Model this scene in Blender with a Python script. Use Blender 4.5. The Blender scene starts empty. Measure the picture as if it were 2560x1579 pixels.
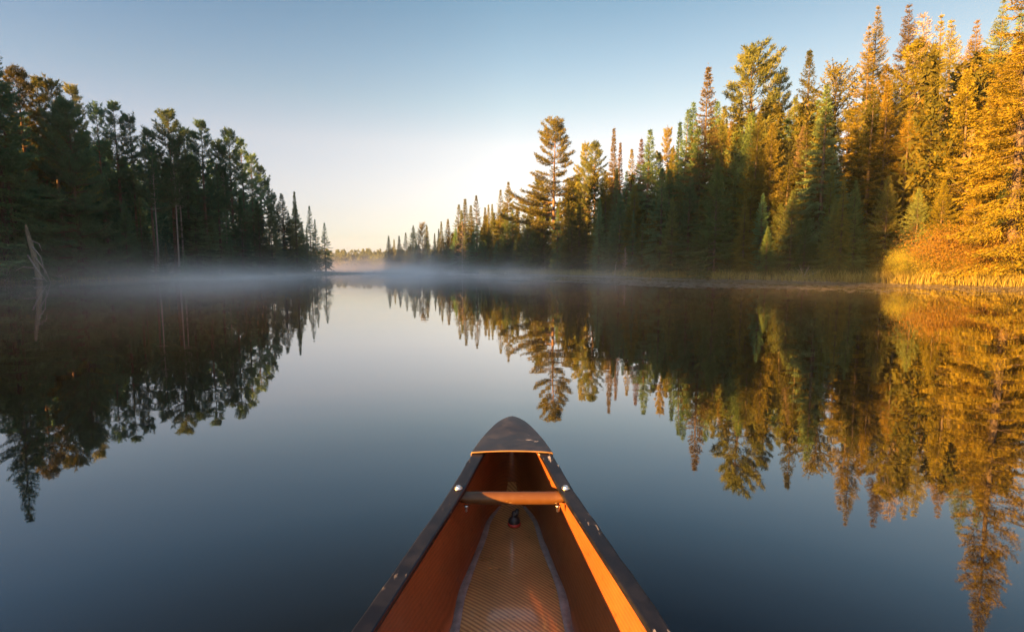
import bpy, math, random
import numpy as np
from mathutils import Vector

C = bpy.context.scene.collection
SC = bpy.context.scene
R = math.radians
random.seed(7)

# ------------------------------------------------------------------ camera
CAM_H = 1.06
PITCH = R(5.4)
cam_d = bpy.data.cameras.new("camera")
cam = bpy.data.objects.new("camera", cam_d)
C.objects.link(cam)
cam.location = (0.0, 0.0, CAM_H)
cam.rotation_euler = (R(90) - PITCH, 0, 0)
cam_d.sensor_width = 36
cam_d.lens = 18.0
cam_d.clip_start = 0.02
cam_d.clip_end = 5000
SC.camera = cam

# ------------------------------------------------------------------ sky, sun, exposure
SUN_EL = 11.0
SUN_AZ = 235.2            # compass style: 0 = +Y, 90 = +X  (sun low, behind and to the left)
W = bpy.data.worlds.new("World")
SC.world = W
W.use_nodes = True
wn = W.node_tree.nodes
wl = W.node_tree.links
bg = wn["Background"]
sky = wn.new("ShaderNodeTexSky")
sky.sky_type = 'NISHITA'
sky.sun_disc = False
sky.sun_elevation = R(SUN_EL)
sky.sun_rotation = R(SUN_AZ)
tc = wn.new("ShaderNodeTexCoord")
sx = wn.new("ShaderNodeSeparateXYZ")
wl.new(tc.outputs["Generated"], sx.inputs[0])
cr = wn.new("ShaderNodeValToRGB")
wl.new(sx.outputs["Z"], cr.inputs[0])
grade = [(0.5, (1.20, 1.15, 1.7)), (1.5, (1.16, 1.08, 1.55)), (3.2, (1.04, .92, 1.08)), (5.5, (1.25, .96, .96)),
         (8.6, (1.50, 1.07, .96)), (12.9, (1.70, 1.19, .98)), (17, (1.37, 1.12, .93)),
         (20.9, (1.12, 1.03, .91)), (26.3, (.80, .88, .84)), (42, (.85, .9, .9)), (65, (2.7, 2.7, 2.6))]
el = cr.color_ramp.elements
while len(el) < len(grade):
    el.new(0.5)
for e, (a, c) in zip(el, grade):
    e.position = math.sin(R(a))
    e.color = (c[0] / 2, c[1] / 2, c[2] / 2, 1)
mx2 = wn.new("ShaderNodeMix")
mx2.data_type = 'RGBA'; mx2.blend_type = 'MULTIPLY'; mx2.inputs[0].default_value = 1.0
azm = wn.new("ShaderNodeMapRange")                  # the sky dims a little toward the left, as it does in the place
azm.inputs[1].default_value = -1; azm.inputs[2].default_value = 1
azr = wn.new("ShaderNodeValToRGB")
wl.new(sx.outputs["X"], azm.inputs[0]); wl.new(azm.outputs[0], azr.inputs[0])
ae = azr.color_ramp.elements
ae[0].position = .15; ae[0].color = (.60, .69, .84, 1); ae[1].position = .85; ae[1].color = (.76, .74, .74, 1)
an = ae.new(.5); an.color = (1.0, 1.0, 1.0, 1)
wl.new(azr.outputs[0], mx2.inputs[7])
mx = wn.new("ShaderNodeMix")
mx.data_type = 'RGBA'
mx.blend_type = 'MULTIPLY'
mx.inputs[0].default_value = 1.0
wl.new(sky.outputs[0], mx.inputs[6])
wl.new(cr.outputs[0], mx.inputs[7])
wl.new(mx.outputs[2], mx2.inputs[6])
yr = wn.new("ShaderNodeMapRange"); yr.interpolation_type = 'SMOOTHSTEP'      # sky behind the boat raised, out of view, to lift the shade
yr.inputs[1].default_value = .05; yr.inputs[2].default_value = -.75; yr.inputs[3].default_value = 1.0; yr.inputs[4].default_value = 1.7
wl.new(sx.outputs["Y"], yr.inputs[0])
mx3 = wn.new("ShaderNodeMix"); mx3.data_type = 'RGBA'; mx3.blend_type = 'MULTIPLY'; mx3.inputs[0].default_value = 1.0
wl.new(mx2.outputs[2], mx3.inputs[6]); wl.new(yr.outputs[0], mx3.inputs[7])
wl.new(mx3.outputs[2], bg.inputs[0])
bg.inputs[1].default_value = 0.0505          # the gradient above is halved, so this is 0.025 of the sky
SUN_DIR = Vector((math.sin(R(SUN_AZ)) * math.cos(R(SUN_EL)), math.cos(R(SUN_AZ)) * math.cos(R(SUN_EL)), math.sin(R(SUN_EL))))
sun_d = bpy.data.lights.new("sun", 'SUN')
sun_d.energy = 5.0
sun_d.angle = R(0.5)
sun_d.color = (1.0, 0.445, 0.085)
sun = bpy.data.objects.new("sun", sun_d)
C.objects.link(sun)
sun.rotation_euler = SUN_DIR.to_track_quat('Z', 'Y').to_euler()
sun.location = SUN_DIR * 200
SC.view_settings.view_transform = 'Standard'
SC.view_settings.look = 'None'
SC.view_settings.exposure = 3.5
SC.view_settings.gamma = 1
SC.render.engine = 'CYCLES'
SC.cycles.use_denoising = True
SC.cycles.max_bounces = 6
SC.cycles.diffuse_bounces = 3
SC.cycles.glossy_bounces = 3
SC.cycles.transmission_bounces = 2
SC.cycles.volume_bounces = 1
SC.cycles.transparent_max_bounces = 4
SC.cycles.caustics_reflective = False
SC.cycles.caustics_refractive = False

# ------------------------------------------------------------------ helpers
def mesh_np(name, V, F, mats=(), smooth=False):
    """one mesh from an (n,3) array and an (m,4) or (m,3) face array"""
    me = bpy.data.meshes.new(name)
    V = np.asarray(V, dtype=np.float32)
    F = np.asarray(F, dtype=np.int32)
    k = F.shape[1]
    me.vertices.add(len(V))
    me.vertices.foreach_set("co", V.ravel())
    me.loops.add(F.size)
    me.loops.foreach_set("vertex_index", F.ravel())
    me.polygons.add(len(F))
    me.polygons.foreach_set("loop_start", np.arange(0, F.size, k, dtype=np.int32))
    me.polygons.foreach_set("use_smooth", np.full(len(F), smooth, dtype=bool))
    me.update(calc_edges=True)
    for m in mats:
        me.materials.append(m)
    return me


def link(name, me, parent=None, loc=None):
    o = bpy.data.objects.new(name, me)
    C.objects.link(o)
    if parent is not None:
        o.parent = parent
    if loc is not None:
        o.location = loc
    return o


def tag(o, label=None, cat=None, group=None, kind=None):
    if label: o["label"] = label
    if cat: o["category"] = cat
    if group: o["group"] = group
    if kind: o["kind"] = kind
    return o


class MB:
    """collects quads/tris into one mesh"""
    def __init__(s):
        s.v = []; s.f = []
    def add(s, V, F):
        b = len(s.v)
        s.v += [tuple(p) for p in V]
        s.f += [tuple(i + b for i in q) for q in F]
    def tube(s, pts, rad, n=8, caps=True):
        pts = [Vector(p) for p in pts]
        V = []; F = []
        up = Vector((0.13, 0.31, 0.94))
        for i, p in enumerate(pts):
            d = (pts[min(i + 1, len(pts) - 1)] - pts[max(i - 1, 0)]).normalized()
            a = d.cross(up)
            if a.length < 1e-3: a = d.cross(Vector((1, 0, 0)))
            a.normalize(); b = d.cross(a)
            r = rad[i] if hasattr(rad, '__len__') else rad
            for k in range(n):
                t = 2 * math.pi * k / n
                V.append(p + a * (r * math.cos(t)) + b * (r * math.sin(t)))
        for i in range(len(pts) - 1):
            for k in range(n):
                k2 = (k + 1) % n
                F.append((i * n + k, i * n + k2, (i + 1) * n + k2, (i + 1) * n + k))
        if caps:
            F.append(tuple(range(n - 1, -1, -1)))
            F.append(tuple((len(pts) - 1) * n + k for k in range(n)))
        s.add(V, F)
    def lathe(s, prof, n=20, origin=(0, 0, 0)):
        V = []; F = []
        for (r, z) in prof:
            for k in range(n):
                t = 2 * math.pi * k / n
                V.append((origin[0] + r * math.cos(t), origin[1] + r * math.sin(t), origin[2] + z))
        for i in range(len(prof) - 1):
            for k in range(n):
                k2 = (k + 1) % n
                F.append((i * n + k, i * n + k2, (i + 1) * n + k2, (i + 1) * n + k))
        F.append(tuple(range(n - 1, -1, -1)))
        F.append(tuple((len(prof) - 1) * n + k for k in range(n)))
        s.add(V, F)
    def grid(s, rows, closed=False):
        n = len(rows[0]); V = [p for r in rows for p in r]; F = []
        for i in range(len(rows) - 1):
            for k in range(n if closed else n - 1):
                k2 = (k + 1) % n
                F.append((i * n + k, i * n + k2, (i + 1) * n + k2, (i + 1) * n + k))
        s.add(V, F)
    def build(s, name, mat, parent=None, smooth=True, loc=None):
        me = bpy.data.meshes.new(name)
        me.from_pydata(s.v, [], s.f)
        me.materials.append(mat)
        for p in me.polygons: p.use_smooth = smooth
        me.update()
        return link(name, me, parent, loc)


# ------------------------------------------------------------------ materials
def new_mat(name):
    m = bpy.data.materials.new(name)
    m.use_nodes = True
    nt = m.node_tree
    nt.nodes.clear()
    out = nt.nodes.new("ShaderNodeOutputMaterial")
    return m, nt, nt.nodes, nt.links, out


def noise_fac(nt, scale, detail=3.0, rough=0.6, coord="Object", vec_scale=None):
    t = nt.nodes.new("ShaderNodeTexCoord")
    src = t.outputs[coord]
    if vec_scale is not None:
        mp = nt.nodes.new("ShaderNodeMapping")
        mp.inputs["Scale"].default_value = vec_scale
        nt.links.new(src, mp.inputs[0]); src = mp.outputs[0]
    n = nt.nodes.new("ShaderNodeTexNoise")
    n.inputs["Scale"].default_value = scale
    n.inputs["Detail"].default_value = detail
    n.inputs["Roughness"].default_value = rough
    nt.links.new(src, n.inputs["Vector"])
    return n.outputs["Fac"]


def ramp(nt, fac, stops):
    r = nt.nodes.new("ShaderNodeValToRGB")
    e = r.color_ramp.elements
    while len(e) < len(stops): e.new(0.5)
    for x, (p, c) in zip(e, stops):
        x.position = p
        x.color = (c[0], c[1], c[2], 1)
    nt.links.new(fac, r.inputs[0])
    return r.outputs[0]


def foliage(name, dark, light, transl=0.3, hue=0.03, val=0.45):
    m, nt, N, L, out = new_mat(name)
    col = ramp(nt, noise_fac(nt, 0.9, 4, 0.7), [(0.34, dark), (0.66, light)])
    oi = N.new("ShaderNodeObjectInfo")
    h = N.new("ShaderNodeHueSaturation")
    mr = N.new("ShaderNodeMapRange"); mr.inputs[3].default_value = 0.5 - hue; mr.inputs[4].default_value = 0.5 + hue
    L.new(oi.outputs["Random"], mr.inputs[0]); L.new(mr.outputs[0], h.inputs["Hue"])
    m2 = N.new("ShaderNodeMath"); m2.operation = 'MULTIPLY'; m2.inputs[1].default_value = 7.31
    fr = N.new("ShaderNodeMath"); fr.operation = 'FRACT'
    L.new(oi.outputs["Random"], m2.inputs[0]); L.new(m2.outputs[0], fr.inputs[0])
    mv = N.new("ShaderNodeMapRange"); mv.inputs[3].default_value = 1 - val; mv.inputs[4].default_value = 1 + val
    L.new(fr.outputs[0], mv.inputs[0]); L.new(mv.outputs[0], h.inputs["Value"])
    L.new(col, h.inputs["Color"])
    d = N.new("ShaderNodeBsdfDiffuse"); t = N.new("ShaderNodeBsdfTranslucent"); mix = N.new("ShaderNodeMixShader")
    mix.inputs[0].default_value = transl
    L.new(h.outputs[0], d.inputs[0]); L.new(h.outputs[0], t.inputs[0])
    L.new(d.outputs[0], mix.inputs[1]); L.new(t.outputs[0], mix.inputs[2])
    L.new(mix.outputs[0], out.inputs[0])
    return m


def simple(name, stops, scale=4, rough=0.8, detail=4, vec_scale=None, bump=0.0, spec=0.3, coord="Object"):
    m, nt, N, L, out = new_mat(name)
    f = noise_fac(nt, scale, detail, 0.65, coord, vec_scale)
    b = N.new("ShaderNodeBsdfPrincipled")
    b.inputs["Roughness"].default_value = rough
    b.inputs["Specular IOR Level"].default_value = spec
    L.new(ramp(nt, f, stops), b.inputs["Base Color"])
    if bump:
        bp = N.new("ShaderNodeBump"); bp.inputs["Strength"].default_value = bump
        L.new(f, bp.inputs["Height"]); L.new(bp.outputs[0], b.inputs["Normal"])
    L.new(b.outputs[0], out.inputs[0])
    return m


M = {}
M['spruce'] = foliage('spruce_needles', (.052, .075, .022), (.155, .158, .036))
M['fir'] = foliage('fir_needles', (.050, .085, .030), (.120, .155, .052))
M['pine'] = foliage('pine_needles', (.065, .088, .030), (.165, .168, .050))
M['shade_tinted_pine'] = foliage('shade_tinted_pine_needles', (.050, .104, .054), (.108, .178, .088))  # pine copy for unlit trees, their shade put into the colour
M['shade_tinted_spruce'] = foliage('shade_tinted_spruce_needles', (.048, .104, .052), (.104, .178, .080))  # spruce copy for unlit trees, shade worked into its green
M['red_top'] = foliage('reddish_needles', (.075, .062, .030), (.140, .108, .050), hue=.02, val=.2)
M['brown'] = foliage('brown_needles', (.07, .052, .036), (.14, .11, .08), hue=.02, val=.2)
M['gold'] = foliage('larch_and_sunlit_needles', (.10, .095, .020), (.20, .17, .035), hue=.02, val=.25)  # larch's own gold; on lit spruces and pine, sunlight put into the colour
M['sun_tinted_spruce'] = foliage('sun_tinted_needles', (.090, .086, .014), (.270, .212, .024), hue=.025, val=.35)  # spruce copy for the lit shore, the sun's gold put into its colour
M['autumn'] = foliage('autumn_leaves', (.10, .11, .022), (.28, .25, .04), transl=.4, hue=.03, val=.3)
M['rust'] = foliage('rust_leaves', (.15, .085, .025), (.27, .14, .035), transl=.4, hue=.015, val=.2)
M['bush'] = foliage('bush_leaves', (.050, .060, .018), (.13, .12, .035), transl=.4)
M['bark'] = simple('bark', [(.3, (.035, .027, .022)), (.7, (.10, .08, .064))], 3, .95, vec_scale=(4, 4, .6), bump=.4)
M['red_bark'] = simple('red_bark', [(.3, (.055, .036, .028)), (.7, (.145, .095, .068))], 3, .95, vec_scale=(4, 4, .6), bump=.4)
M['pale_bark'] = simple('pale_bark', [(.3, (.17, .155, .13)), (.7, (.36, .33, .29))], 3, .9, vec_scale=(3, 3, 1.2), bump=.3)
M['dead_wood'] = simple('dead_wood', [(.3, (.12, .10, .07)), (.7, (.28, .23, .16))], 3, .95, vec_scale=(4, 4, .8))
M['grey_wood'] = simple('grey_wood', [(.3, (.13, .12, .11)), (.7, (.32, .29, .26))], 3, .95, vec_scale=(5, 5, .6), bump=.3)
M['ground'] = simple('forest_floor', [(.3, (.025, .022, .014)), (.55, (.05, .055, .022)), (.75, (.085, .075, .03))], .8, 1.0, bump=.5)
M['grass'] = foliage('sedge', (.17, .16, .05), (.32, .28, .09), transl=.35, hue=0, val=0)
M['gold_grass'] = foliage('gold_grass', (.10, .095, .025), (.23, .185, .045), transl=.35, hue=0, val=0)
M['pads'] = simple('lily_pads', [(.3, (.13, .115, .09)), (.6, (.20, .18, .13)), (.8, (.26, .20, .11))], 1.2, .30, spec=.8)
M['rock'] = simple('rock', [(.3, (.08, .075, .07)), (.7, (.2, .19, .18))], 2, .95, bump=.5)

# water: dark still lake, faint long ripples
def water_mat():
    m, nt, N, L, out = new_mat('lake_water')
    b = N.new("ShaderNodeBsdfGlossy")
    b.inputs["Roughness"].default_value = 0.02
    body = N.new("ShaderNodeBsdfDiffuse"); body.inputs[0].default_value = (.0018, .0035, .006, 1)
    lw = N.new("ShaderNodeLayerWeight"); lw.inputs[0].default_value = .5
    cv_ = ramp(nt, lw.outputs["Facing"], [(.10, (.03,) * 3), (.30, (.045,) * 3), (.434, (.068,) * 3), (.50, (.15,) * 3), (.58, (.29,) * 3),
                                          (.674, (.40,) * 3), (.78, (.60,) * 3), (.86, (.80,) * 3), (.95, (.92,) * 3), (1.0, (1.0,) * 3)])
    mixw = N.new("ShaderNodeMixShader")
    L.new(cv_, mixw.inputs[0]); L.new(body.outputs[0], mixw.inputs[1]); L.new(b.outputs[0], mixw.inputs[2])
    f1 = noise_fac(nt, .9, 2, .5, "Object", (1.0, 2.2, 1))
    f2 = noise_fac(nt, .12, 2, .5, "Object", (1.0, 1.6, 1))
    ad = N.new("ShaderNodeMath"); ad.operation = 'MULTIPLY_ADD'; ad.inputs[1].default_value = 3.0
    L.new(f2, ad.inputs[0]); L.new(f1, ad.inputs[2])
    bp = N.new("ShaderNodeBump"); bp.inputs["Strength"].default_value = 0.025; bp.inputs["Distance"].default_value = 0.05
    L.new(ad.outputs[0], bp.inputs["Height"]); L.new(bp.outputs[0], b.inputs["Normal"])
    L.new(mixw.outputs[0], out.inputs[0])
    return m
M['water'] = water_mat()

# ------------------------------------------------------------------ terrain and water
LAKE = np.array([(60, -260), (38, -80), (32, -20), (30, 10), (29, 28), (24, 37), (19, 48), (12, 64), (1.7, 83), (-15, 104),
                 (-31, 125), (-38, 150), (-40, 190), (-48, 260), (-60, 330), (-140, 345), (-150, 250), (-110, 170), (-66, 118), (-42, 97), (-24, 91),
                 (-17.5, 89.2), (-17.8, 88.0), (-26, 86.5), (-30.5, 80), (-31, 61), (-33.5, 45), (-35, 35), (-36.5, 20), (-38.5, 5), (-41, -10),
                 (-52, -19), (-90, -38), (-220, -120), (-220, -260)], dtype=float)

def lake_sd(P):
    """signed distance to the shore, positive on land"""
    P = np.asarray(P, dtype=float)
    d = np.full(len(P), 1e9); inside = np.zeros(len(P), dtype=bool)
    n = len(LAKE)
    for i in range(n):
        a = LAKE[i]; b = LAKE[(i + 1) % n]
        ab = b - a
        t = np.clip(((P - a) @ ab) / (ab @ ab), 0, 1)
        d = np.minimum(d, np.hypot(*(P - a - t[:, None] * ab).T))
        c = ((a[1] > P[:, 1]) != (b[1] > P[:, 1]))
        with np.errstate(divide='ignore', invalid='ignore'):
            xi = (b[0] - a[0]) * (P[:, 1] - a[1]) / (b[1] - a[1]) + a[0]
        inside ^= c & (P[:, 0] < xi)
    return np.where(inside, -d, d)

def wob(x, y):
    return (np.sin(x * .31 + 1.3 * np.sin(y * .17)) + np.sin(y * .37 + 1.1 * np.sin(x * .23) + 2) + .6 * np.sin(x * .93 + y * .71)) / 2.6

def ground_z(x, y):
    P = np.stack([np.atleast_1d(x), np.atleast_1d(y)], 1).astype(float)
    d = lake_sd(P) + .45 * wob(P[:, 0] * 1.7, P[:, 1] * 1.7)
    land = np.clip(d, 0, None)
    z = .30 * (1 - np.exp(-land / 1.2)) + .05 * np.clip(land - 2, 0, 60) + .18 * wob(P[:, 0], P[:, 1]) * np.clip(land / 5, 0, 1)
    far = np.clip((P[:, 1] - 330) / 120, 0, 1)
    z = z + np.where(d > 0, far * 5, 0)
    z = np.where(d < 0, np.maximum(-1.5, .22 * d), z)
    # low ground toward the rising sun and on the spit
    spit = np.exp(-(((P[:, 0] + 24) / 9) ** 2 + ((P[:, 1] - 88.5) / 4) ** 2))
    z = np.where(d > 0, z * (1 - .5 * spit), z)
    return z

gx = np.concatenate([np.arange(-620, -160, 23.), np.arange(-160, 100, 2.0), np.arange(100, 621, 20.)])
gy = np.concatenate([np.arange(-320, -60, 13.), np.arange(-60, 160, 2.0), np.arange(160, 400, 6.), np.arange(400, 681, 20.)])
GX, GY = np.meshgrid(gx, gy)
GZ = ground_z(GX.ravel(), GY.ravel())
nx, ny = len(gx), len(gy)
idx = np.arange(nx * ny).reshape(ny, nx)
GF = np.stack([idx[:-1, :-1], idx[:-1, 1:], idx[1:, 1:], idx[1:, :-1]], -1).reshape(-1, 4)
g = link('ground', mesh_np('ground', np.stack([GX.ravel(), GY.ravel(), GZ], 1), GF, [M['ground']], True))
tag(g, kind='structure')
wt = link('lake_water', mesh_np('lake_water', [(-620, -320, 0), (620, -320, 0), (620, 680, 0), (-620, 680, 0)], [(0, 1, 2, 3)], [M['water']]))
tag(wt, kind='structure')

# ------------------------------------------------------------------ canoe
def cv(points):
    xs = np.array([p[0] for p in points]); ys = np.array([p[1] for p in points])
    o = np.argsort(xs); xs = xs[o]; ys = ys[o]
    m = np.gradient(ys, xs)
    def f(x):
        x = min(max(x, xs[0]), xs[-1])
        i = int(min(np.searchsorted(xs, x, side='right') - 1, len(xs) - 2)); i = max(i, 0)
        h = xs[i + 1] - xs[i]; t = (x - xs[i]) / h
        return float((2*t**3-3*t**2+1)*ys[i] + (t**3-2*t**2+t)*h*m[i] + (-2*t**3+3*t**2)*ys[i+1] + (t**3-t**2)*h*m[i+1])
    return f

TIP = 2.127
MID = -0.55                       # middle of the boat, mirrored for the stern
def fold(y):                      # stern mirrors the bow
    return y if y >= MID else 2 * MID - y
_w = cv([(TIP, .030), (2.06, .062), (1.98, .092), (1.775, .142), (1.527, .189), (1.22, .253), (.925, .312), (.5, .375), (.0, .425), (MID, .44)])
_zr = cv([(TIP, .424), (1.95, .408), (1.775, .40), (1.527, .38), (1.2, .367), (.9, .36), (.4, .35), (MID, .345)])
_zf = cv([(TIP, .36), (2.10, .27), (2.05, .19), (1.98, .135), (1.85, .10), (1.65, .088), (1.48, .092), (1.34, .098), (1.2, .092), (.95, .08), (MID, .075)])
_fw = cv([(TIP, .004), (2.05, .016), (1.98, .03), (1.86, .088), (1.72, .112), (1.57, .136), (1.44, .154), (1.28, .158), (1.0, .19), (.5, .24), (MID, .27)])
RW = .044
HT = .008                         # hull thickness
w_out = lambda y: _w(fold(y))
z_rail = lambda y: _zr(fold(y))
z_floor = lambda y: _zf(fold(y))
f_half = lambda y: _fw(fold(y))

def section(y, off=0.0, n=12):
    """right half of the inner hull section from the keel line to under the rail"""
    w = max(.006, w_out(y) - .020); zr = z_rail(y) - .012; fw = min(f_half(y), w * .93); zf = z_floor(y)
    pts = [(0, zf), (fw * .5, zf + .001), (fw, zf + .004)]
    c1 = (fw + (w - fw) * .75, zf + .02); c2 = (w * 1.02, zf + (zr - zf) * .45)
    for i in range(1, n + 1):
        t = i / n; a = (1 - t)
        x = a**3 * fw + 3 * a * a * t * c1[0] + 3 * a * t * t * c2[0] + t**3 * w
        z = a**3 * (zf + .004) + 3 * a * a * t * c1[1] + 3 * a * t * t * c2[1] + t**3 * zr
        pts.append((x, z))
    if off:
        q = []
        for i, (x, z) in enumerate(pts):
            x0, z0 = pts[max(i - 1, 0)]; x1, z1 = pts[min(i + 1, len(pts) - 1)]
            dx, dz = x1 - x0, z1 - z0; l = math.hypot(dx, dz) or 1
            q.append((x + off * dz / l if i else 0, z - off * dx / l))
        pts = q
    return pts

def weave_mat(name, c1, c2, rough, coat, period, angle, contrast=1.0, clouds=((.35, .75), 2.5), bend=0.0):
    m, nt, N, L, out = new_mat(name)
    t = N.new("ShaderNodeTexCoord"); mp = N.new("ShaderNodeMapping")
    mp.inputs["Rotation"].default_value = angle
    L.new(t.outputs["Object"], mp.inputs[0])
    wv = N.new("ShaderNodeTexWave"); wv.bands_direction = 'X'
    wv.inputs["Scale"].default_value = (2 * math.pi / 20.0) / period
    wv.inputs["Distortion"].default_value = bend
    wv.inputs["Detail"].default_value = 2; wv.inputs["Detail Scale"].default_value = .6
    L.new(mp.outputs[0], wv.inputs[0])
    a = N.new("ShaderNodeMapRange"); a.inputs[3].default_value = .5 - contrast / 2; a.inputs[4].default_value = .5 + contrast / 2
    L.new(wv.outputs["Fac"], a.inputs[0])
    col = ramp(nt, a.outputs[0], [(0, c1), (1, c2)])
    cl = noise_fac(nt, clouds[1], 4, .6)
    rr = ramp(nt, cl, [(.3, (clouds[0][0],) * 3), (.7, (clouds[0][1],) * 3)])
    mx = N.new("ShaderNodeMix"); mx.data_type = 'RGBA'; mx.blend_type = 'MULTIPLY'; mx.inputs[0].default_value = 1
    L.new(col, mx.inputs[6]); L.new(rr, mx.inputs[7])
    g1 = ramp(nt, noise_fac(nt, 38, 4, .7), [(.60, (1, 1, 1)), (.72, (.45, .42, .40))])         # grit and small stains
    g2 = ramp(nt, noise_fac(nt, 1.0, 3, .6, "Object", (14, 90, 60)), [(.64, (1, 1, 1)), (.70, (1.35, 1.3, 1.25))])   # rubbed streaks
    for gg in (g1, g2):
        mq = N.new("ShaderNodeMix"); mq.data_type = 'RGBA'; mq.blend_type = 'MULTIPLY'; mq.inputs[0].default_value = 1
        L.new(mx.outputs[2], mq.inputs[6]); L.new(gg, mq.inputs[7]); mx = mq
    b = N.new("ShaderNodeBsdfPrincipled")
    rv = N.new("ShaderNodeMapRange"); rv.inputs[3].default_value = rough - .12; rv.inputs[4].default_value = rough + .18
    L.new(noise_fac(nt, 9, 4, .65), rv.inputs[0]); L.new(rv.outputs[0], b.inputs["Roughness"])
    b.inputs["Coat Weight"].default_value = coat
    b.inputs["Coat Roughness"].default_value = .12
    L.new(mx.outputs[2], b.inputs["Base Color"])
    bp = N.new("ShaderNodeBump"); bp.inputs["Strength"].default_value = .12; bp.inputs["Distance"].default_value = .001
    L.new(wv.outputs["Fac"], bp.inputs["Height"]); L.new(bp.outputs[0], b.inputs["Normal"])
    L.new(b.outputs[0], out.inputs[0])
    return m

def scuffed(name, base, light, rough, spec, streak=(80, 16, 80), thr=.60, blotch=.5):
    """dark moulded vinyl with pale scratches and dried smudges"""
    m, nt, N, L, out = new_mat(name)
    f1 = noise_fac(nt, 1.0, 3, .6, "Object", streak)
    s1 = ramp(nt, f1, [(thr, (0, 0, 0)), (thr + .05, (1, 1, 1))])
    f2 = noise_fac(nt, 14, 5, .7)
    s2 = ramp(nt, f2, [(.45, (0, 0, 0)), (.8, (blotch,) * 3)])
    md = N.new("ShaderNodeMix"); md.data_type = 'RGBA'; md.inputs[6].default_value = (*base, 1); md.inputs[7].default_value = (*[c * 1.5 + k * blotch for c, k in zip(base, (.034, .036, .046))], 1)
    L.new(s2, md.inputs[0])
    f3 = noise_fac(nt, 5.0, 2, .5)
    g3 = ramp(nt, f3, [(.52, (0, 0, 0)), (.66, (1, 1, 1))])
    ml = N.new("ShaderNodeMath"); ml.operation = 'MULTIPLY'
    L.new(s1, ml.inputs[0]); L.new(g3, ml.inputs[1])
    m2 = N.new("ShaderNodeMix"); m2.data_type = 'RGBA'; m2.inputs[7].default_value = (*light, 1)
    L.new(ml.outputs[0], m2.inputs[0]); L.new(md.outputs[2], m2.inputs[6])
    b = N.new("ShaderNodeBsdfPrincipled")
    b.inputs["Specular IOR Level"].default_value = spec
    L.new(m2.outputs[2], b.inputs["Base Color"])
    rr = N.new("ShaderNodeMapRange"); rr.inputs[3].default_value = rough - .12; rr.inputs[4].default_value = rough + .15
    L.new(f2, rr.inputs[0]); L.new(rr.outputs[0], b.inputs["Roughness"])
    bp = N.new("ShaderNodeBump"); bp.inputs["Strength"].default_value = .15; bp.inputs["Distance"].default_value = .002
    L.new(f2, bp.inputs["Height"]); L.new(bp.outputs[0], b.inputs["Normal"])
    L.new(b.outputs[0], out.inputs[0])
    return m

M['hull'] = weave_mat('aramid_hull', (.150, .043, .010), (.215, .062, .015), .42, .25, .012, (0, R(70), 0), .8, ((.6, 1.0), 3.0), 2.5)
M['floor'] = weave_mat('woven_floor', (.25, .115, .038), (.50, .265, .092), .29, 1.0, .0115, (0, 0, R(-48)), 1.0, ((.6, 1.0), 5.0), .25)
M['tape'] = simple('seam_tape', [(.3, (.10, .075, .06)), (.7, (.24, .19, .16))], 30, .5, spec=.5)
M['rail'] = scuffed('rail_vinyl', (.003, .0035, .007), (.30, .29, .30), .36, .20)
M['deck'] = scuffed('deck_vinyl', (.006, .006, .010), (.30, .29, .30), .38, .27, (40, 60, 40), .66, .8)
M['lip'] = simple('deck_edge', [(.3, (.10, .06, .03)), (.7, (.15, .09, .045))], 30, .6)
M['tube'] = scuffed('thwart_tube', (.055, .025, .007), (.25, .19, .12), .36, .25, (20, 70, 70), .66, .5)
def metal(name, col, rough):
    m, nt, N, L, out = new_mat(name)
    b = N.new("ShaderNodeBsdfPrincipled"); b.inputs["Base Color"].default_value = (*col, 1); b.inputs["Metallic"].default_value = 1
    f = noise_fac(nt, 300, 2)
    mr = N.new("ShaderNodeMapRange"); mr.inputs[3].default_value = rough * .7; mr.inputs[4].default_value = rough * 1.3
    L.new(f, mr.inputs[0]); L.new(mr.outputs[0], b.inputs["Roughness"])
    L.new(b.outputs[0], out.inputs[0]); return m
M['steel'] = metal('bolt_steel', (.72, .68, .64), .3)
M['rubber'] = simple('black_rubber', [(.3, (.012, .011, .011)), (.7, (.03, .027, .026))], 60, .5, spec=.4)
M['red_rubber'] = simple('red_rubber', [(.3, (.25, .02, .015)), (.7, (.38, .04, .02))], 60, .5, spec=.4)
M['cane'] = weave_mat('seat_webbing', (.10, .09, .07), (.2, .17, .12), .7, 0, .03, (0, 0, 0), 1.0)

canoe = bpy.data.objects.new('canoe', None)
C.objects.link(canoe)
tag(canoe, 'golden woven-hull canoe with dark scuffed gunwales, its bow pointing out over the still lake', 'canoe')

STERN = 2 * MID - TIP
ys = list(np.linspace(TIP, 1.7, 26)) + list(np.linspace(1.68, MID, 40))
ys = ys + [2 * MID - y for y in reversed(ys[:-1])]
def strip(off):
    rows = []
    for y in ys:
        h = section(y, off)
        rows.append([(-x, y, z) for x, z in reversed(h[1:])] + [(x, y, z) for x, z in h])
    return rows
mb = MB()
inner = strip(0.0)
outer = strip(HT)
# pull the outer skin past the stem so the ends close
mb.grid(inner)
mb.grid([list(reversed(r)) for r in outer])
mb.grid([[r[0] for r in inner], [r[0] for r in outer]])
mb.grid([[r[-1] for r in outer], [r[-1] for r in inner]])
for k, rr in ((0, 1), (-1, 0)):
    a, b = (inner[k], outer[k]) if rr else (outer[k], inner[k])
    mb.grid([a, b])
    c = (0, outer[k][0][1] + (.006 if k == 0 else -.006), .3)
    n0 = len(outer[k])
    mb.add(list(outer[k]) + [c], [((i + 1, i, n0) if k == 0 else (i, i + 1, n0)) for i in range(n0 - 1)])
hull = mb.build('hull', M['hull'], canoe)

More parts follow.
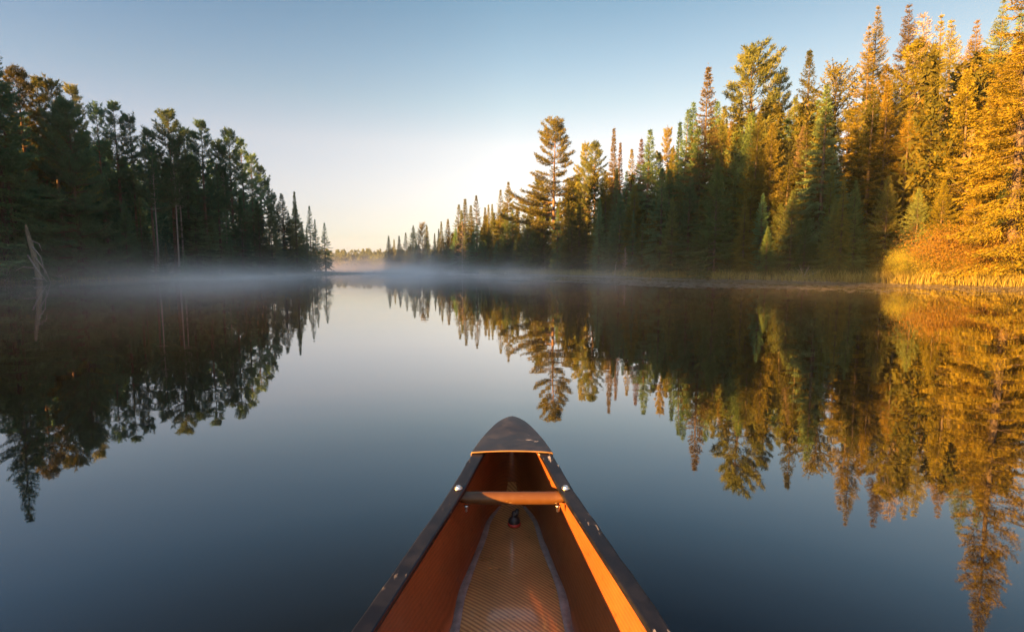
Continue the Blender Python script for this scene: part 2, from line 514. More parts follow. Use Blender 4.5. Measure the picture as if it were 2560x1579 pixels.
# gunwales: a rounded-edge bar that follows the sheer, one per side
def rail_profile():
    b = .004
    return [(0, -.012), (0, -.004), (.0015, -.001), (.005, 0), (RW - .005, 0), (RW - .0015, -.001), (RW, -.004), (RW, -.024), (RW - .006, -.026), (RW - .010, -.014), (.010, -.014), (.005, -.014)]
for sgn in (1, -1):
    mb = MB(); rows = []
    yy = [y for y in ys if STERN + .06 < y < TIP - .06]
    for i, y in enumerate(yy):
        wo = w_out(y); zr = z_rail(y)
        # small nicks along the outer edge
        nick = .0009 * math.sin(y * 57 + sgn) + .0007 * math.sin(y * 131 + 2 * sgn)
        prof = [(sgn * (wo - RW + px + (nick if px > RW * .5 else 0)), y, zr + pz) for px, pz in rail_profile()]
        if sgn < 0: prof = prof[::-1]
        rows.append(prof)
    mb.grid(rows, closed=True)
    mb.add(rows[0], [tuple(range(len(rows[0]) - 1, -1, -1))]); mb.add(rows[-1], [tuple(range(len(rows[-1])))])
    mb.build('gunwale', M['rail'], canoe, smooth=False)

# decks at both ends: domed cap wrapped over the rails, with a folded rear lip
def deck(end):
    y0, y1 = 1.775, TIP + .012
    hw = cv([(1.775, .146), (1.84, .1325), (1.913, .1165), (2.0, .0900), (2.05, .0710), (2.09, .0500), (2.115, .0310), (2.130, .0150), (y1, .003)])
    def zt(y): return z_rail(min(y, TIP)) + .005
    rows = []; m = 14
    Y = [y0 + (y1 - y0) * (1 - (1 - i / 30) ** 1.6) for i in range(31)]
    for y in Y:
        h = hw(y); z = zt(y); r = [(-h - .001, y, z - .028), (-h - .0005, y, z - .012), (-h, y, z - .003)]
        for k in range(m + 1):
            q = -1 + 2 * k / m
            r.append((q * (h - .003), y, z + (1 - q * q) * .006 * min(1, h / .08)))
        r += [(h, y, z - .003), (h + .0005, y, z - .012), (h + .001, y, z - .028)]
        rows.append(r)
    fl = (lambda p: p) if end > 0 else (lambda p: (p[0], 2 * MID - p[1], p[2]))
    rows = [[fl(p) for p in r] for r in rows]
    if end < 0: rows = [r[::-1] for r in rows]
    mb = MB(); mb.grid(rows)
    d = mb.build('bow_deck' if end > 0 else 'stern_deck', M['deck'], canoe)
    d.data.set_sharp_from_angle(angle=R(28))
    # nose closes downward
    last = rows[-1]
    mb = MB(); lo = [(p[0] * .9, p[1] , p[2] - .03) for p in last]
    # lip: a folded strip along the rear edge, slightly below the top skin
    e = rows[0]
    dy = -.0035 if end > 0 else .0035
    a = [(p[0] * 1.001, p[1] + dy, p[2] + .0006) for p in e]
    b = [(p[0] * .985, p[1] + dy, p[2] - .0042) for p in e]
    c = [(p[0] * .985, p[1] - dy, p[2] - .0042) for p in e]
    mb = MB(); mb.grid([c, b, a, e] if end > 0 else [e, a, b, c][::-1])
    mb.build('lip', M['lip'], d)
    return d
deck(1); deck(-1)

# inner floor panel, slightly crowned, and its taped seams
fy = list(np.linspace(2.035, 1.75, 18)) + list(np.linspace(1.73, -1.6, 70))
mb = MB(); rows = []
for y in fy:
    h = f_half(y) * .93; z = z_floor(y)
    rows.append([(q * h, y, z + .007 + .011 * (1 - q * q) * min(1, h / .1)) for q in np.linspace(-1, 1, 13)])
mb.grid(rows)
mb.build('floor_panel', M['floor'], canoe)
for sgn in (1, -1):
    mb = MB(); rows = []
    for i, y in enumerate(fy[6:]):
        h = f_half(y) * .93; z = z_floor(y); s = 1 + .12 * math.sin(y * 23 + sgn) + .08 * math.sin(y * 61)
        wd = min(.020, .25 * h) * s
        r = [(sgn * (h - wd * .45), y, z + .0100), (sgn * h, y, z + .0125), (sgn * (h + wd * .5), y, z + .0105 ), (sgn * (h + wd * .85), y, z + .007)]
        rows.append(r if sgn > 0 else r[::-1])
    mb.grid(rows); mb.build('seam_tape', M['tape'], canoe)

# carrying thwart: tube whose ends flatten under the rails
def thwart(y, name, rr=.0195):
    zc = z_rail(y) - .036
    hw = w_out(y) - .012
    mb = MB(); rows = []
    for x in np.concatenate([np.linspace(-hw, -hw + .06, 6), np.linspace(-hw + .07, hw - .07, 10), np.linspace(hw - .06, hw, 6)]):
        e = max(0, 1 - (hw - abs(x)) / .045); ry = rr * (1 + .25 * e); rz = rr * (1 - .35 * e)
        rows.append([(x, y + .012 + ry * math.cos(t), zc + .010 * e + rz * math.sin(t)) for t in np.linspace(0, 2 * math.pi, 21)[:-1]])
    mb.grid(rows, closed=True)
    mb.add(rows[0], [tuple(range(20))]); mb.add(rows[-1], [tuple(range(19, -1, -1))])
    t = mb.build(name, M['tube'], canoe)
    for sgn in (1, -1):
        x = sgn * (w_out(y) - RW * .52)
        b = MB(); b.lathe([(.0135, 0), (.0135, .002), (.0095, .0022), (.0095, .0052), (.008, .0072), (.005, .0082), (.0035, .0082), (.0032, .0068), (.0005, .0066)], 20, (x, y, z_rail(y) + .0005))
        b.build('bolt_head', M['steel'], t)
        xn = sgn * (w_out(y) - RW * .52 - .024)
        b = MB(); b.lathe([(.0085, 0), (.0085, -.002), (.0065, -.0022), (.0065, -.009), (.0045, -.011), (.0045, -.019), (.003, -.0205)][::-1], 8, (xn, y - .002, zc - rr * .88))
        b.build('nut', M['steel'], t)
    return t
thwart(1.527, 'carrying_thwart')
thwart(-0.62, 'centre_thwart', .024)
thwart(2 * MID - 1.527, 'rear_thwart')

# seat behind the camera
for y in (-.22, -1.75):
    mb = MB(); hw = w_out(y) - .045; z = z_rail(y) - .06
    for a in (-.11, .11):
        mb.tube([(-hw, y + a, z), (hw, y + a, z)], .014, 8)
    for a in (-.18, .18):
        mb.tube([(a, y - .11, z), (a, y + .11, z)], .012, 8)
    s = mb.build('seat', M['rail'], canoe)
    mb = MB(); mb.grid([[(-.19, y - .115, z + .016), (.19, y - .115, z + .016)], [(-.19, y + .115, z + .016), (.19, y + .115, z + .016)]])
    mb.build('webbing', M['cane'], s)

# rubber plug with a nozzle on the floor
py = 1.815; px = .008; pz = z_floor(1.815) + .020
mb = MB(); mb.lathe([(.0005, .0), (.0235, .0005), (.025, .005), (.024, .009), (.019, .013)], 22, (px, py, pz - .003))
ring = mb
mb = MB(); mb.lathe([(.0215, .006), (.0225, .012), (.021, .020), (.016, .026), (.011, .030), (.009, .034), (.0085, .046), (.0065, .050), (.002, .051)], 22, (px, py, pz))
mb.tube([(px, py, pz + .030), (px + .010, py + .004, pz + .044), (px + .012, py + .006, pz + .056)], [.011, .009, .005], 10)
plug = mb.build('drain_plug', M['rubber'], canoe)
ring.build('base_ring', M['red_rubber'], plug)
# maker's patch-like scrape on the deck is part of its surface; a cleat plate sits on its right rear corner

# ------------------------------------------------------------------ tree builders
class Leaves:
    """many small tapered needle sprays, kept as arrays until the mesh is made"""
    def __init__(s, seed):
        s.P = []; s.D = []; s.L = []; s.W = []; s.r = np.random.default_rng(seed)
    def add(s, P, D, L, Wd):
        s.P.append(P); s.D.append(D / np.maximum(np.linalg.norm(D, axis=1, keepdims=True), 1e-6)); s.L.append(L); s.W.append(Wd)
    def mesh(s, name, mat, flat=1.3):
        P = np.concatenate(s.P); D = np.concatenate(s.D); L = np.concatenate(s.L)[:, None]; Wd = np.concatenate(s.W)[:, None]
        up = np.tile([0, 0, 1.0], (len(P), 1)) + s.r.normal(0, flat, (len(P), 3))
        side = np.cross(D, up); side /= np.maximum(np.linalg.norm(side, axis=1, keepdims=True), 1e-6)
        a = P; b = P + D * L * .42 + side * Wd * .5; c = P + D * L; d = P + D * L * .42 - side * Wd * .5
        V = np.stack([a, b, c, d], 1).reshape(-1, 3)
        F = np.arange(len(V)).reshape(-1, 4)
        return mesh_np(name, V, F, [mat])


def trunk_mesh(name, H, r0, limbs, mat, rng, lean=.0, top=.985, sides=8):
    mb = MB(); n = 12
    bx, by = rng.normal(0, .006 * H, 2)
    pts = []; rad = []
    for i in range(n + 1):
        t = i / n
        pts.append((bx * math.sin(t * 3.1) , by * math.sin(t * 3.1), -.5 + t * (H * top + .5)))
        rad.append(max(.012, r0 * (1 - t) ** .85 + (.25 * r0 if i == 0 else 0)))
    mb.tube(pts, rad, sides)
    for (pp, ra) in limbs:
        mb.tube(pp, [ra * (1 - .75 * k / (len(pp) - 1)) for k in range(len(pp))], 3, caps=False)
    me = bpy.data.meshes.new(name)
    me.from_pydata(mb.v, [], mb.f); me.materials.append(mat)
    for p in me.polygons: p.use_smooth = True
    me.update()
    return me


def branch_curve(az, el, L, sag, lift, n):
    s = np.linspace(0, 1, n)
    r = L * s * math.cos(el)
    z = L * (s * math.sin(el) - sag * s ** 2 + lift * s ** 3.5)
    return np.stack([r * math.cos(az), r * math.sin(az), z], 1), s


def conifer(name, seed, H=16., R_=2.2, base=.06, prof=None, whorl=.33, per=6, droop=-22, uptip=38, leaf=.30, lw=.095, gaps=.08, twig=.30, sag=.28, lift=.22, fullness=1.0, bare=0, bark='bark', fan=1):
    leaf0 = leaf
    rng = np.random.default_rng(seed)
    LV = Leaves(seed + 1)
    prof = prof or (lambda t: (1 - t) ** .85)
    limbs = []
    z = base * H
    ph = rng.uniform(0, 6.28)
    lop = rng.uniform(0, 6.28)
    while z < H * .985:
        t = (z - base * H) / (H * (1 - base))
        Lr = R_ * prof(t)
        leaf = leaf0 * (1 - .5 * t ** 3)
        n_b = max(3, int(round(per * rng.uniform(.75, 1.2) * (1 - .35 * t))))
        for k in range(n_b):
            if rng.random() < gaps and t < .9: continue
            az = ph + 2 * math.pi * k / n_b + rng.normal(0, .28)
            L = max(.09, Lr * rng.uniform(.66, 1.15) * (1 + .10 * math.cos(az - lop) + .13 * math.sin(2 * az + z * 1.1 + lop) + .10 * math.sin(3 * az - z * 1.9)))
            e = R(droop + (uptip - droop) * t ** 1.4 + rng.normal(0, 6))
            n = max(4, int(L / .13) + 2)
            c, s = branch_curve(az, e, L, sag * (1 - t), lift, n)
            c[:, 2] += z + rng.normal(0, .05)
            if L > .7: limbs.append(([tuple(c[i]) for i in np.linspace(0, n - 1, 5).astype(int)], .010 + .009 * L))
            fwd = np.gradient(c, axis=0); fwd /= np.linalg.norm(fwd, axis=1, keepdims=True)
            sd = np.cross(fwd, [0, 0, 1.0]); sd /= np.maximum(np.linalg.norm(sd, axis=1, keepdims=True), 1e-6)
            m = (s > (.10 if L < 1 else .22))
            cc = c[m]; ff = fwd[m]; ss = sd[m]; sm = s[m]
            if not len(cc): continue
            for sg in (-1, 1) * fan:
                tl = (twig * L * (1 - sm) ** .8 + .13) * rng.uniform(.6, 1.2, len(cc)); tl = np.minimum(tl, .95)
                dr = ff * .68 + ss * sg * .74 + np.array([0, 0, -.16]) + rng.normal(0, .16, (len(cc), 3))
                kmax = int(np.ceil(tl.max() / (leaf * .62)))
                for q in range(kmax):
                    off = q * leaf * .62
                    ok = (off < tl) & (rng.random(len(cc)) < fullness)
                    if not ok.any(): continue
                    nn = int(ok.sum())
                    P = cc[ok] + dr[ok] * off + rng.normal(0, .03, (nn, 3))
                    LV.add(P, dr[ok] + ff[ok] * .25 + rng.normal(0, .28, (nn, 3)), leaf * rng.uniform(.7, 1.25, nn), lw * rng.uniform(.7, 1.3, nn))
            # sprays along the branch itself, some hanging
            nn = len(cc)
            LV.add(cc, ff + rng.normal(0, .3, (nn, 3)), leaf * rng.uniform(.8, 1.2, nn), lw * rng.uniform(.8, 1.2, nn))
            LV.add(cc, ff * .5 + np.array([0, 0, -.7]) + rng.normal(0, .35, (nn, 3)), leaf * .8 * rng.uniform(.6, 1.2, nn), lw * rng.uniform(.7, 1.2, nn))
        ph += rng.uniform(.4, 1.3)
        z += whorl * rng.uniform(.7, 1.3) * (1 - .45 * t)
    # leader
    nn = 14
    zz = np.linspace(H * .94, H * 1.0, nn)
    LV.add(np.stack([np.zeros(nn), np.zeros(nn), zz], 1), np.stack([rng.normal(0, .5, nn), rng.normal(0, .5, nn), np.full(nn, .8)], 1), np.full(nn, leaf * .8), np.full(nn, lw))
    for _ in range(bare):
        az = rng.uniform(0, 6.28); zb = rng.uniform(.04, max(base, .1) + .05) * H
        c, s = branch_curve(az, R(rng.uniform(-25, 15)), R_ * rng.uniform(.25, .8), .15, 0, 5)
        c[:, 2] += zb
        limbs.append(([tuple(x) for x in c], .018))
    tr = trunk_mesh(name + '_trunk', H, .0105 * H + .03, limbs, M[bark], rng)
    return dict(H=H, R=R_, trunk=tr, crown=LV.mesh(name + '_crown', M['spruce']))


def tuft(LV, rng, P, D, n, leaf, lw, spread):
    """brush of needles round each point of P, biased along D"""
    k = len(P)
    PP = np.repeat(P, n, 0) + rng.normal(0, leaf * .22, (k * n, 3))
    DD = np.repeat(D, n, 0) * 1.0 + rng.normal(0, spread, (k * n, 3)) + np.array([0, 0, .18])
    LV.add(PP, DD, leaf * rng.uniform(.6, 1.25, k * n), lw * rng.uniform(.7, 1.3, k * n))


def pine(name, seed, H=18., R_=4.0, base=.25, prof=None, whorl=.85, per=5, el0=-4, el1=50, leaf=.36, lw=.075, tn=6, gaps=.12, sub=.55, sag=.10, lift=.22, spread=.55, bark='red_bark', bare=14, start=.30, keep=1.0):
    rng = np.random.default_rng(seed)
    LV = Leaves(seed + 1)
    prof = prof or (lambda t: (1 - t) ** .7)
    limbs = []; z = base * H; ph = rng.uniform(0, 6.28); lop = rng.uniform(0, 6.28)
    while z < H * .97:
        t = (z - base * H) / (H * (1 - base))
        n_b = max(3, int(round(per * rng.uniform(.8, 1.2))))
        for k in range(n_b):
            if rng.random() < gaps and t < .85: continue
            az = ph + 2 * math.pi * k / n_b + rng.normal(0, .25)
            L = max(.25, R_ * prof(t) * rng.uniform(.55, 1.2) * (1 + .15 * math.cos(az - lop)))
            e = R(el0 + (el1 - el0) * t ** 1.5 + rng.normal(0, 7))
            n = max(5, int(L / .22) + 2)
            c, s = branch_curve(az, e, L, sag, lift, n)
            c[:, 2] += z
            limbs.append(([tuple(c[i]) for i in np.linspace(0, n - 1, 6).astype(int)], .016 + .012 * L))
            fwd = np.gradient(c, axis=0); fwd /= np.linalg.norm(fwd, axis=1, keepdims=True)
            sd = np.cross(fwd, [0, 0, 1.0]); sd /= np.maximum(np.linalg.norm(sd, axis=1, keepdims=True), 1e-6)
            for i in range(n):
                if s[i] < start: continue
                if i == n - 1 or rng.random() < .75:
                    tuft(LV, rng, c[i:i + 1], fwd[i:i + 1], tn, leaf, lw, spread)
                for sg in (-1, 1):
                    if rng.random() > .8 * keep: continue
                    sl = sub * L * (1.05 - s[i]) * rng.uniform(.4, 1.0) + .15
                    sl = min(sl, 1.5)
                    d = fwd[i] * .75 + sd[i] * sg * .65 + np.array([0, 0, rng.uniform(-.05, .3)])
                    d /= np.linalg.norm(d)
                    m = max(2, int(sl / .26) + 1)
                    ssx = np.linspace(.35, 1, m)[:, None]
                    P = c[i] + d * sl * ssx + np.array([0, 0, .12]) * sl * ssx ** 2
                    tuft(LV, rng, P, np.tile(d, (m, 1)), tn, leaf, lw, spread)
                    if sl > .5: limbs.append(([tuple(c[i]), tuple(P[-1])], .014))
        ph += rng.uniform(.3, 1.2)
        z += whorl * rng.uniform(.7, 1.3) * (1 - .5 * t)
    zz = np.linspace(H * .93, H * .985, 5)
    tuft(LV, rng, np.stack([zz * 0, zz * 0, zz], 1), np.tile([0, 0, 1.0], (5, 1)), tn + 3, leaf, lw, spread)
    for _ in range(bare):
        az = rng.uniform(0, 6.28); zb = rng.uniform(.12, base + .08) * H
        c, s = branch_curve(az, R(rng.uniform(-25, 20)), R_ * rng.uniform(.12, .5), .12, 0, 5)
        c[:, 2] += zb
        limbs.append(([tuple(x) for x in c], .02))
    tr = trunk_mesh(name + '_trunk', H, .0105 * H + .02, limbs, M[bark], rng)
    return dict(H=H, R=R_, trunk=tr, crown=LV.mesh(name + '_crown', M['pine'], 1.4), lop=lop)


def dead_tree(name, seed, H=14., R_=1.5, base=.12, per=4, whorl=.42, leaf=0, bark='grey_wood', prof=None):
    rng = np.random.default_rng(seed); limbs = []; z = base * H
    prof = prof or (lambda t: (1 - t) ** .7)
    LV = Leaves(seed)
    while z < H * .98:
        t = (z - base * H) / (H * (1 - base))
        for k in range(per):
            if rng.random() < .2: continue
            az = rng.uniform(0, 6.28); L = R_ * prof(t) * rng.uniform(.4, 1.2) + .12
            c, s = branch_curve(az, R(-12 + 50 * t + rng.normal(0, 10)), L, .2 * (1 - t), .12, 7); c[:, 2] += z
            limbs.append(([tuple(x) for x in c[::2]], .012 + .012 * L))
            for i in range(2, 7):
                for sg in (-1, 1):
                    f = c[i] - c[i - 1]; f /= np.linalg.norm(f); sd = np.cross(f, [0, 0, 1.0])
                    d = f * .6 + sd * sg * .8 + rng.normal(0, .25, 3); e = c[i] + d * L * .28 * rng.uniform(.4, 1)
                    limbs.append(([tuple(c[i]), tuple(e)], .009))
                    LV.add(np.array([c[i] + d * L * .1, e - d * .08]), np.array([d, d]) + rng.normal(0, .4, (2, 3)), np.full(2, .22) * rng.uniform(.6, 1.2, 2), np.full(2, .032))
        z += whorl * rng.uniform(.6, 1.3) * (1 - .4 * t)
    tr = trunk_mesh(name + '_trunk', H, .009 * H + .03, limbs, M[bark], rng)
    return dict(H=H, R=R_, trunk=tr, crown=LV.mesh(name + '_twigs', M[bark]))


def shrub(name, seed, H=2.0, R_=1.3, stems=24, leaf=.060, lw=.032, n=9500, bark='bark'):
    rng = np.random.default_rng(seed); LV = Leaves(seed); limbs = []
    tips = []
    for k in range(stems):
        az = rng.uniform(0, 6.28); rr = R_ * rng.uniform(.15, 1); hh = H * rng.uniform(.45, 1.0) * (1 - .35 * (rr / R_) ** 2)
        c = np.array([[rr * math.cos(az) * u ** 1.2, rr * math.sin(az) * u ** 1.2, -.1 + hh * u ** .8] for u in np.linspace(0.02, 1, 5)])
        limbs.append(([tuple(x) for x in c], .016)); tips.append(c)
    per = n // stems
    for c in tips:
        u = rng.uniform(.25, 1.0, per) * 3.999
        i = u.astype(int); f = (u - i)[:, None]
        P = c[i] * (1 - f) + c[i + 1] * f + rng.normal(0, .16 * R_, (per, 3)) * (0.4 + .6 * u[:, None] / 4)
        P[:, 2] = np.maximum(P[:, 2], .03)
        LV.add(P, rng.normal(0, 1, (per, 3)) + np.array([0, 0, .3]), leaf * rng.uniform(.6, 1.3, per), lw * rng.uniform(.6, 1.3, per))
    mb = MB()
    for pp, ra in limbs: mb.tube(pp, [ra * (1 - .7 * k / 4) for k in range(5)], 4, caps=False)
    me = bpy.data.meshes.new(name + '_stems'); me.from_pydata(mb.v, [], mb.f); me.materials.append(M[bark]); me.update()
    return dict(H=H, R=R_, trunk=me, crown=LV.mesh(name + '_leaves', M['bush'], 1.5))


def leafy(name, seed, H=15., R_=3.4):
    """slender broad-leaved tree / larch with a loose, feathery pale crown"""
    return conifer(name, seed, H, R_, .22, lambda t: (.45 + .8 * t) * (1 - t) ** .55 * 1.25, .42, 5, 18, 55, .19, .07, .12, .34, .05, .05, .75, 6, 'bark')

def cone(k=1.05, steeple=.0, foot=.25):
    def f(t):
        w = (1 - t) ** k * (1 - foot * max(0.0, .14 - t) / .14)
        u = min(1, max(0, (t - .5) / .3)); u = u * u * (3 - 2 * u)
        return w * (1 - steeple * u)
    return f
FN = dict(leaf=.18, lw=.054, twig=.36, fan=2)
PROTO = {
    'spruce': [conifer('spruce', 11, 16, 3.5, .04, cone(.95, .10), .42, 7, **FN), conifer('spruce', 23, 17, 3.2, .07, cone(1.0, .18), .43, 7, -28, gaps=.14, bare=10, **FN),
               conifer('spruce', 37, 15, 3.9, .03, cone(.95, .10), .42, 7, -16, **FN), conifer('spruce', 41, 16, 2.9, .09, cone(.9, .15), .44, 7, gaps=.2, bare=12, **FN)],
    'tall_spruce': [conifer('tall_spruce', 151, 22, 4.4, .03, cone(.92, .06), .60, 7, -20, leaf=.17, lw=.046, bare=4, twig=.42, fan=2), conifer('tall_spruce', 157, 22, 4.0, .05, cone(.95, .12), .62, 7, -27, gaps=.14, leaf=.17, lw=.046, bare=8, twig=.42, fan=2)],
    'fir': [conifer('fir', 53, 12, 3.7, .02, cone(.85, 0, .1), .31, 9, -14, 40, .18, .052, .05), conifer('fir', 59, 13, 3.9, .03, cone(.95, 0, .1), .32, 9, -10, 45, .18, .052, .08)],
    'spire': [conifer('spire', 61, 16, 2.2, .04, cone(.9, .25), .25, 8, -25, 30, .20, .058, .06), conifer('spire', 67, 16, 2.5, .06, cone(.9, .5), .27, 8, -30, 25, .20, .058, .1)],
    'white_pine': [pine('white_pine', 71, 20, 6.0, .26, lambda t: (1 - t) ** .66 * (.78 + .22 * math.sin(t * 9)), 1.0, 5, leaf=.34, lw=.060, tn=8, sub=.5),
                   pine('white_pine', 79, 19, 5.8, .20, lambda t: (1 - t) ** .62 * (.72 + .28 * math.sin(t * 11 + 2)), 1.05, 5, el0=-2, el1=45, leaf=.34, lw=.060, tn=8, sub=.5)],
    'broad_pine': [pine('broad_pine', 83, 20, 6.2, .08, lambda t: (1 - t) ** .6, .85, 7, el0=-8, el1=50, leaf=.30, lw=.048, gaps=.06, tn=8)],
    'red_pine': [pine('red_pine', 89, 20, 3.3, .44, lambda t: (1 - t) ** .62, .80, 5, 2, 40, .28, .052, 8, .14, .36, .04, .30, .48),
                 pine('red_pine', 97, 20, 3.1, .38, lambda t: (1 - t) ** .70, .85, 5, 0, 38, .28, .052, 8, .18, .36, .04, .30, .48),
                 pine('red_pine', 101, 19, 2.7, .50, lambda t: (1 - t) ** .58, .78, 5, 5, 42, .28, .052, 8, .22, .36, .04, .30, .48)],
    'dead': [dead_tree('dead_tree', 103, 14, 1.8), dead_tree('dead_tree', 107, 14, 2.6, .05, 5, .36, prof=lambda t: (1 - t) ** .8)],
    'larch': [leafy('larch', 109), leafy('larch', 113, 14, 3.8)],
    'shrub': [shrub('shrub', 127), shrub('shrub', 131, 1.6, 1.5, 28, .058, .03, 9500), shrub('shrub', 137, 2.4, 1.2, 22, .060, .032, 9000)],
    'tall_shrub': [shrub('tall_shrub', 163, 3.6, 2.0, 34, .075, .036, 22000), shrub('tall_shrub', 167, 3.2, 2.3, 36, .075, .034, 22000)],
    'bare_shrub': [shrub('bare_shrub', 139, 2.0, 1.6, 40, .07, .03, 500, 'grey_wood')],
}
KIND = {'tall_shrub': ('shrub', 'shrub'), 'tall_spruce': ('spruce_tree', 'tree'), 'spruce': ('spruce_tree', 'tree'), 'fir': ('fir_tree', 'tree'), 'spire': ('spruce_tree', 'tree'), 'white_pine': ('pine_tree', 'tree'),
        'broad_pine': ('pine_tree', 'tree'), 'red_pine': ('pine_tree', 'tree'), 'dead': ('dead_tree', 'dead tree'), 'larch': ('larch_tree', 'tree'),
        'shrub': ('shrub', 'shrub'), 'bare_shrub': ('shrub', 'shrub')}
DEFMAT = {'tall_shrub': 'bush', 'tall_spruce': 'spruce', 'spruce': 'spruce', 'fir': 'fir', 'spire': 'spruce', 'white_pine': 'pine', 'broad_pine': 'pine', 'red_pine': 'pine', 'dead': None, 'larch': 'gold', 'shrub': 'bush', 'bare_shrub': 'brown'}
TANP = math.tan(PITCH)

def gz(x, y):
    return float(ground_z(np.array([x]), np.array([y]))[0])

def put(kind, x, y, h, label, group=None, mat=None, w=1.0, var=None, rot=None, cat=None, lean=(0, 0), bark=None):
    rn = random.Random(int(x * 977) * 7919 + int(y * 131))
    pr = PROTO[kind]; p = pr[(rn.randrange(len(pr)) if var is None else var) % len(pr)]
    nm, ct = KIND[kind]
    root = bpy.data.objects.new(nm, None); C.objects.link(root)
    root.location = (x, y, gz(x, y) - .05)
    s = h / p['H']
    root.scale = (s * w, s * w, s)
    if isinstance(rot, str):                     # turn the tree's longest boughs this way
        rot = (math.pi if rot == 'left' else 0) - p['lop']
    root.rotation_euler = (lean[0], lean[1], rn.uniform(0, 6.28) if rot is None else rot)
    root.empty_display_size = .3
    tag(root, label, cat or ct, group)
    shr = kind in ('shrub', 'bare_shrub', 'tall_shrub')
    a = link('stems' if shr else 'trunk', p['trunk'], root)
    b = link('leaves' if shr else ('twigs' if kind == 'dead' else 'crown'), p['crown'], root)
    mk = mat or DEFMAT[kind]
    if mk and kind != 'dead':
        b.material_slots[0].link = 'OBJECT'; b.material_slots[0].material = M[mk]
    if bark:
        a.material_slots[0].link = 'OBJECT'; a.material_slots[0].material = M[bark]
    if kind == 'dead' and mat:
        for o in (a, b):
            o.material_slots[0].link = 'OBJECT'; o.material_slots[0].material = M[mat]
    return root

def spot(px, py, Y, inland=.8):
    """world place and height of a tree whose tip shows at this spot of the picture, kept off the water"""
    for _ in range(60):
        u = (px - 1225.5) / 1225.5; v = (756 - py) / 1225.5
        t = (v - TANP) / (1 + v * TANP)
        h = t * Y
        x = u * (Y * math.cos(PITCH) - h * math.sin(PITCH))
        if lake_sd([(x, Y)])[0] > inland: break
        Y += .5
    return x, Y, h + CAM_H - gz(x, Y)

def tree(px, py, Y, kind, label, group=None, mat=None, w=1.0, var=None, inland=.8, **k):
    x, y, h = spot(px, py, Y, inland)
    return put(kind, x, y, h, label, group, mat, w, var, **k)

# ------------------------------------------------------------------ left bank, skyline from the left edge to the point
LB = 'trees along the shaded left bank'
DP, DS = 'shade_tinted_pine', 'shade_tinted_spruce'
tree(2, 188, 43, 'red_pine', 'red pine cut by the left picture edge, its top catching orange sun', LB, DP)
tree(38, 163, 45, 'red_pine', 'tallest red pine of the left bank, round sunlit orange top', LB, 'pine', 1.15, 0)
tree(86, 175, 48, 'red_pine', 'slim red pine with sunlit tip just right of the tallest one on the left', LB, 'pine', .9, 1)
tree(121, 183, 46, 'red_pine', 'red pine with a bright orange patch on its right side, left bank', LB, 'pine', .95, 2)
tree(171, 196, 49, 'red_pine', 'open red pine behind the broad green pine, tip catching sun', LB, 'pine', 1.0, 1)
tree(158, 240, 42, 'broad_pine', 'broad bushy dark green pine with boughs almost to the water, left bank', LB, DP, .85, 0)
tree(228, 245, 53, 'red_pine', 'thin see-through pine, left one of a loose pair against the sky', LB, DP, .85, 2)
tree(268, 236, 54, 'red_pine', 'see-through pine, taller right one of the loose pair against the sky', LB, DP, 1.0, 1)
tree(308, 268, 55, 'red_pine', 'low-shouldered pine at the left rim of the notch of sky', LB, DP, .8, 2)
tree(352, 308, 53, 'red_pine', 'left shoulder pine below the dome-topped pine, right rim of the sky notch', LB, DP, .9, 0)
tree(400, 262, 55, 'red_pine', 'dome-topped pine with a small orange glow on its very tip', LB, DP, 1.2, 0)
tree(440, 300, 58, 'red_pine', 'right shoulder pine leaning on the dome-topped pine', LB, DP, .9, 2)
tree(462, 308, 60, 'red_pine', 'narrow pine tucked left of the sharp-topped pine', LB, DP, .8, 1)
tree(481, 282, 58, 'red_pine', 'sharp-topped full pine in the middle of the left bank', LB, DP, 1.1, 1)
tree(515, 330, 61, 'red_pine', 'pine between the sharp-topped pine and the sloping end of the stand', LB, DP, .9, 2)
tree(546, 309, 62, 'red_pine', 'pine that begins the long downward slope of the left skyline', LB, DP, 1.0, 0)
tree(575, 326, 65, 'red_pine', 'second pine down the slope of the left skyline', LB, DP, 1.0, 1)
tree(600, 364, 68, 'red_pine', 'third pine down the slope of the left skyline', LB, DP, .95, 2)
tree(622, 396, 71, 'red_pine', 'fourth pine down the slope of the left skyline', LB, DP, .95, 0)
tree(638, 430, 74, 'red_pine', 'ragged last pine before the pointed spruces of the left bank', LB, DP, .9, 1)
tree(656, 462, 77, 'red_pine', 'small pine squeezed against the first pointed spruce, left bank', LB, DP, .8, 2)
tree(673, 462, 77, 'spruce', 'first sharply pointed spruce where the left bank drops to the lake', LB, DS, 1.25, 2)
tree(690, 508, 79, 'spruce', 'short spruce between two pointed ones on the left bank', LB, DS, 1.1, 0)
tree(706, 483, 80, 'spruce', 'second pointed spruce, with a twin leader, near the left point', LB, DS, 1.25, 0)
tree(722, 528, 83, 'spire', 'small slim spruce before the last three of the left point', LB, DS, 1.1, 0)
tree(740, 491, 85, 'spruce', 'tall thin-crowned spruce silhouetted against the glow, left point', LB, DS, .95, 3)
tree(753, 522, 87, 'spruce', 'spruce half hidden behind the thin-crowned one, left point', LB, DS, .9, 1)
tree(776, 532, 88, 'spruce', 'lone last spruce at the tip of the left point, trunk showing', LB, DS, 1.15, 3, inland=.5)

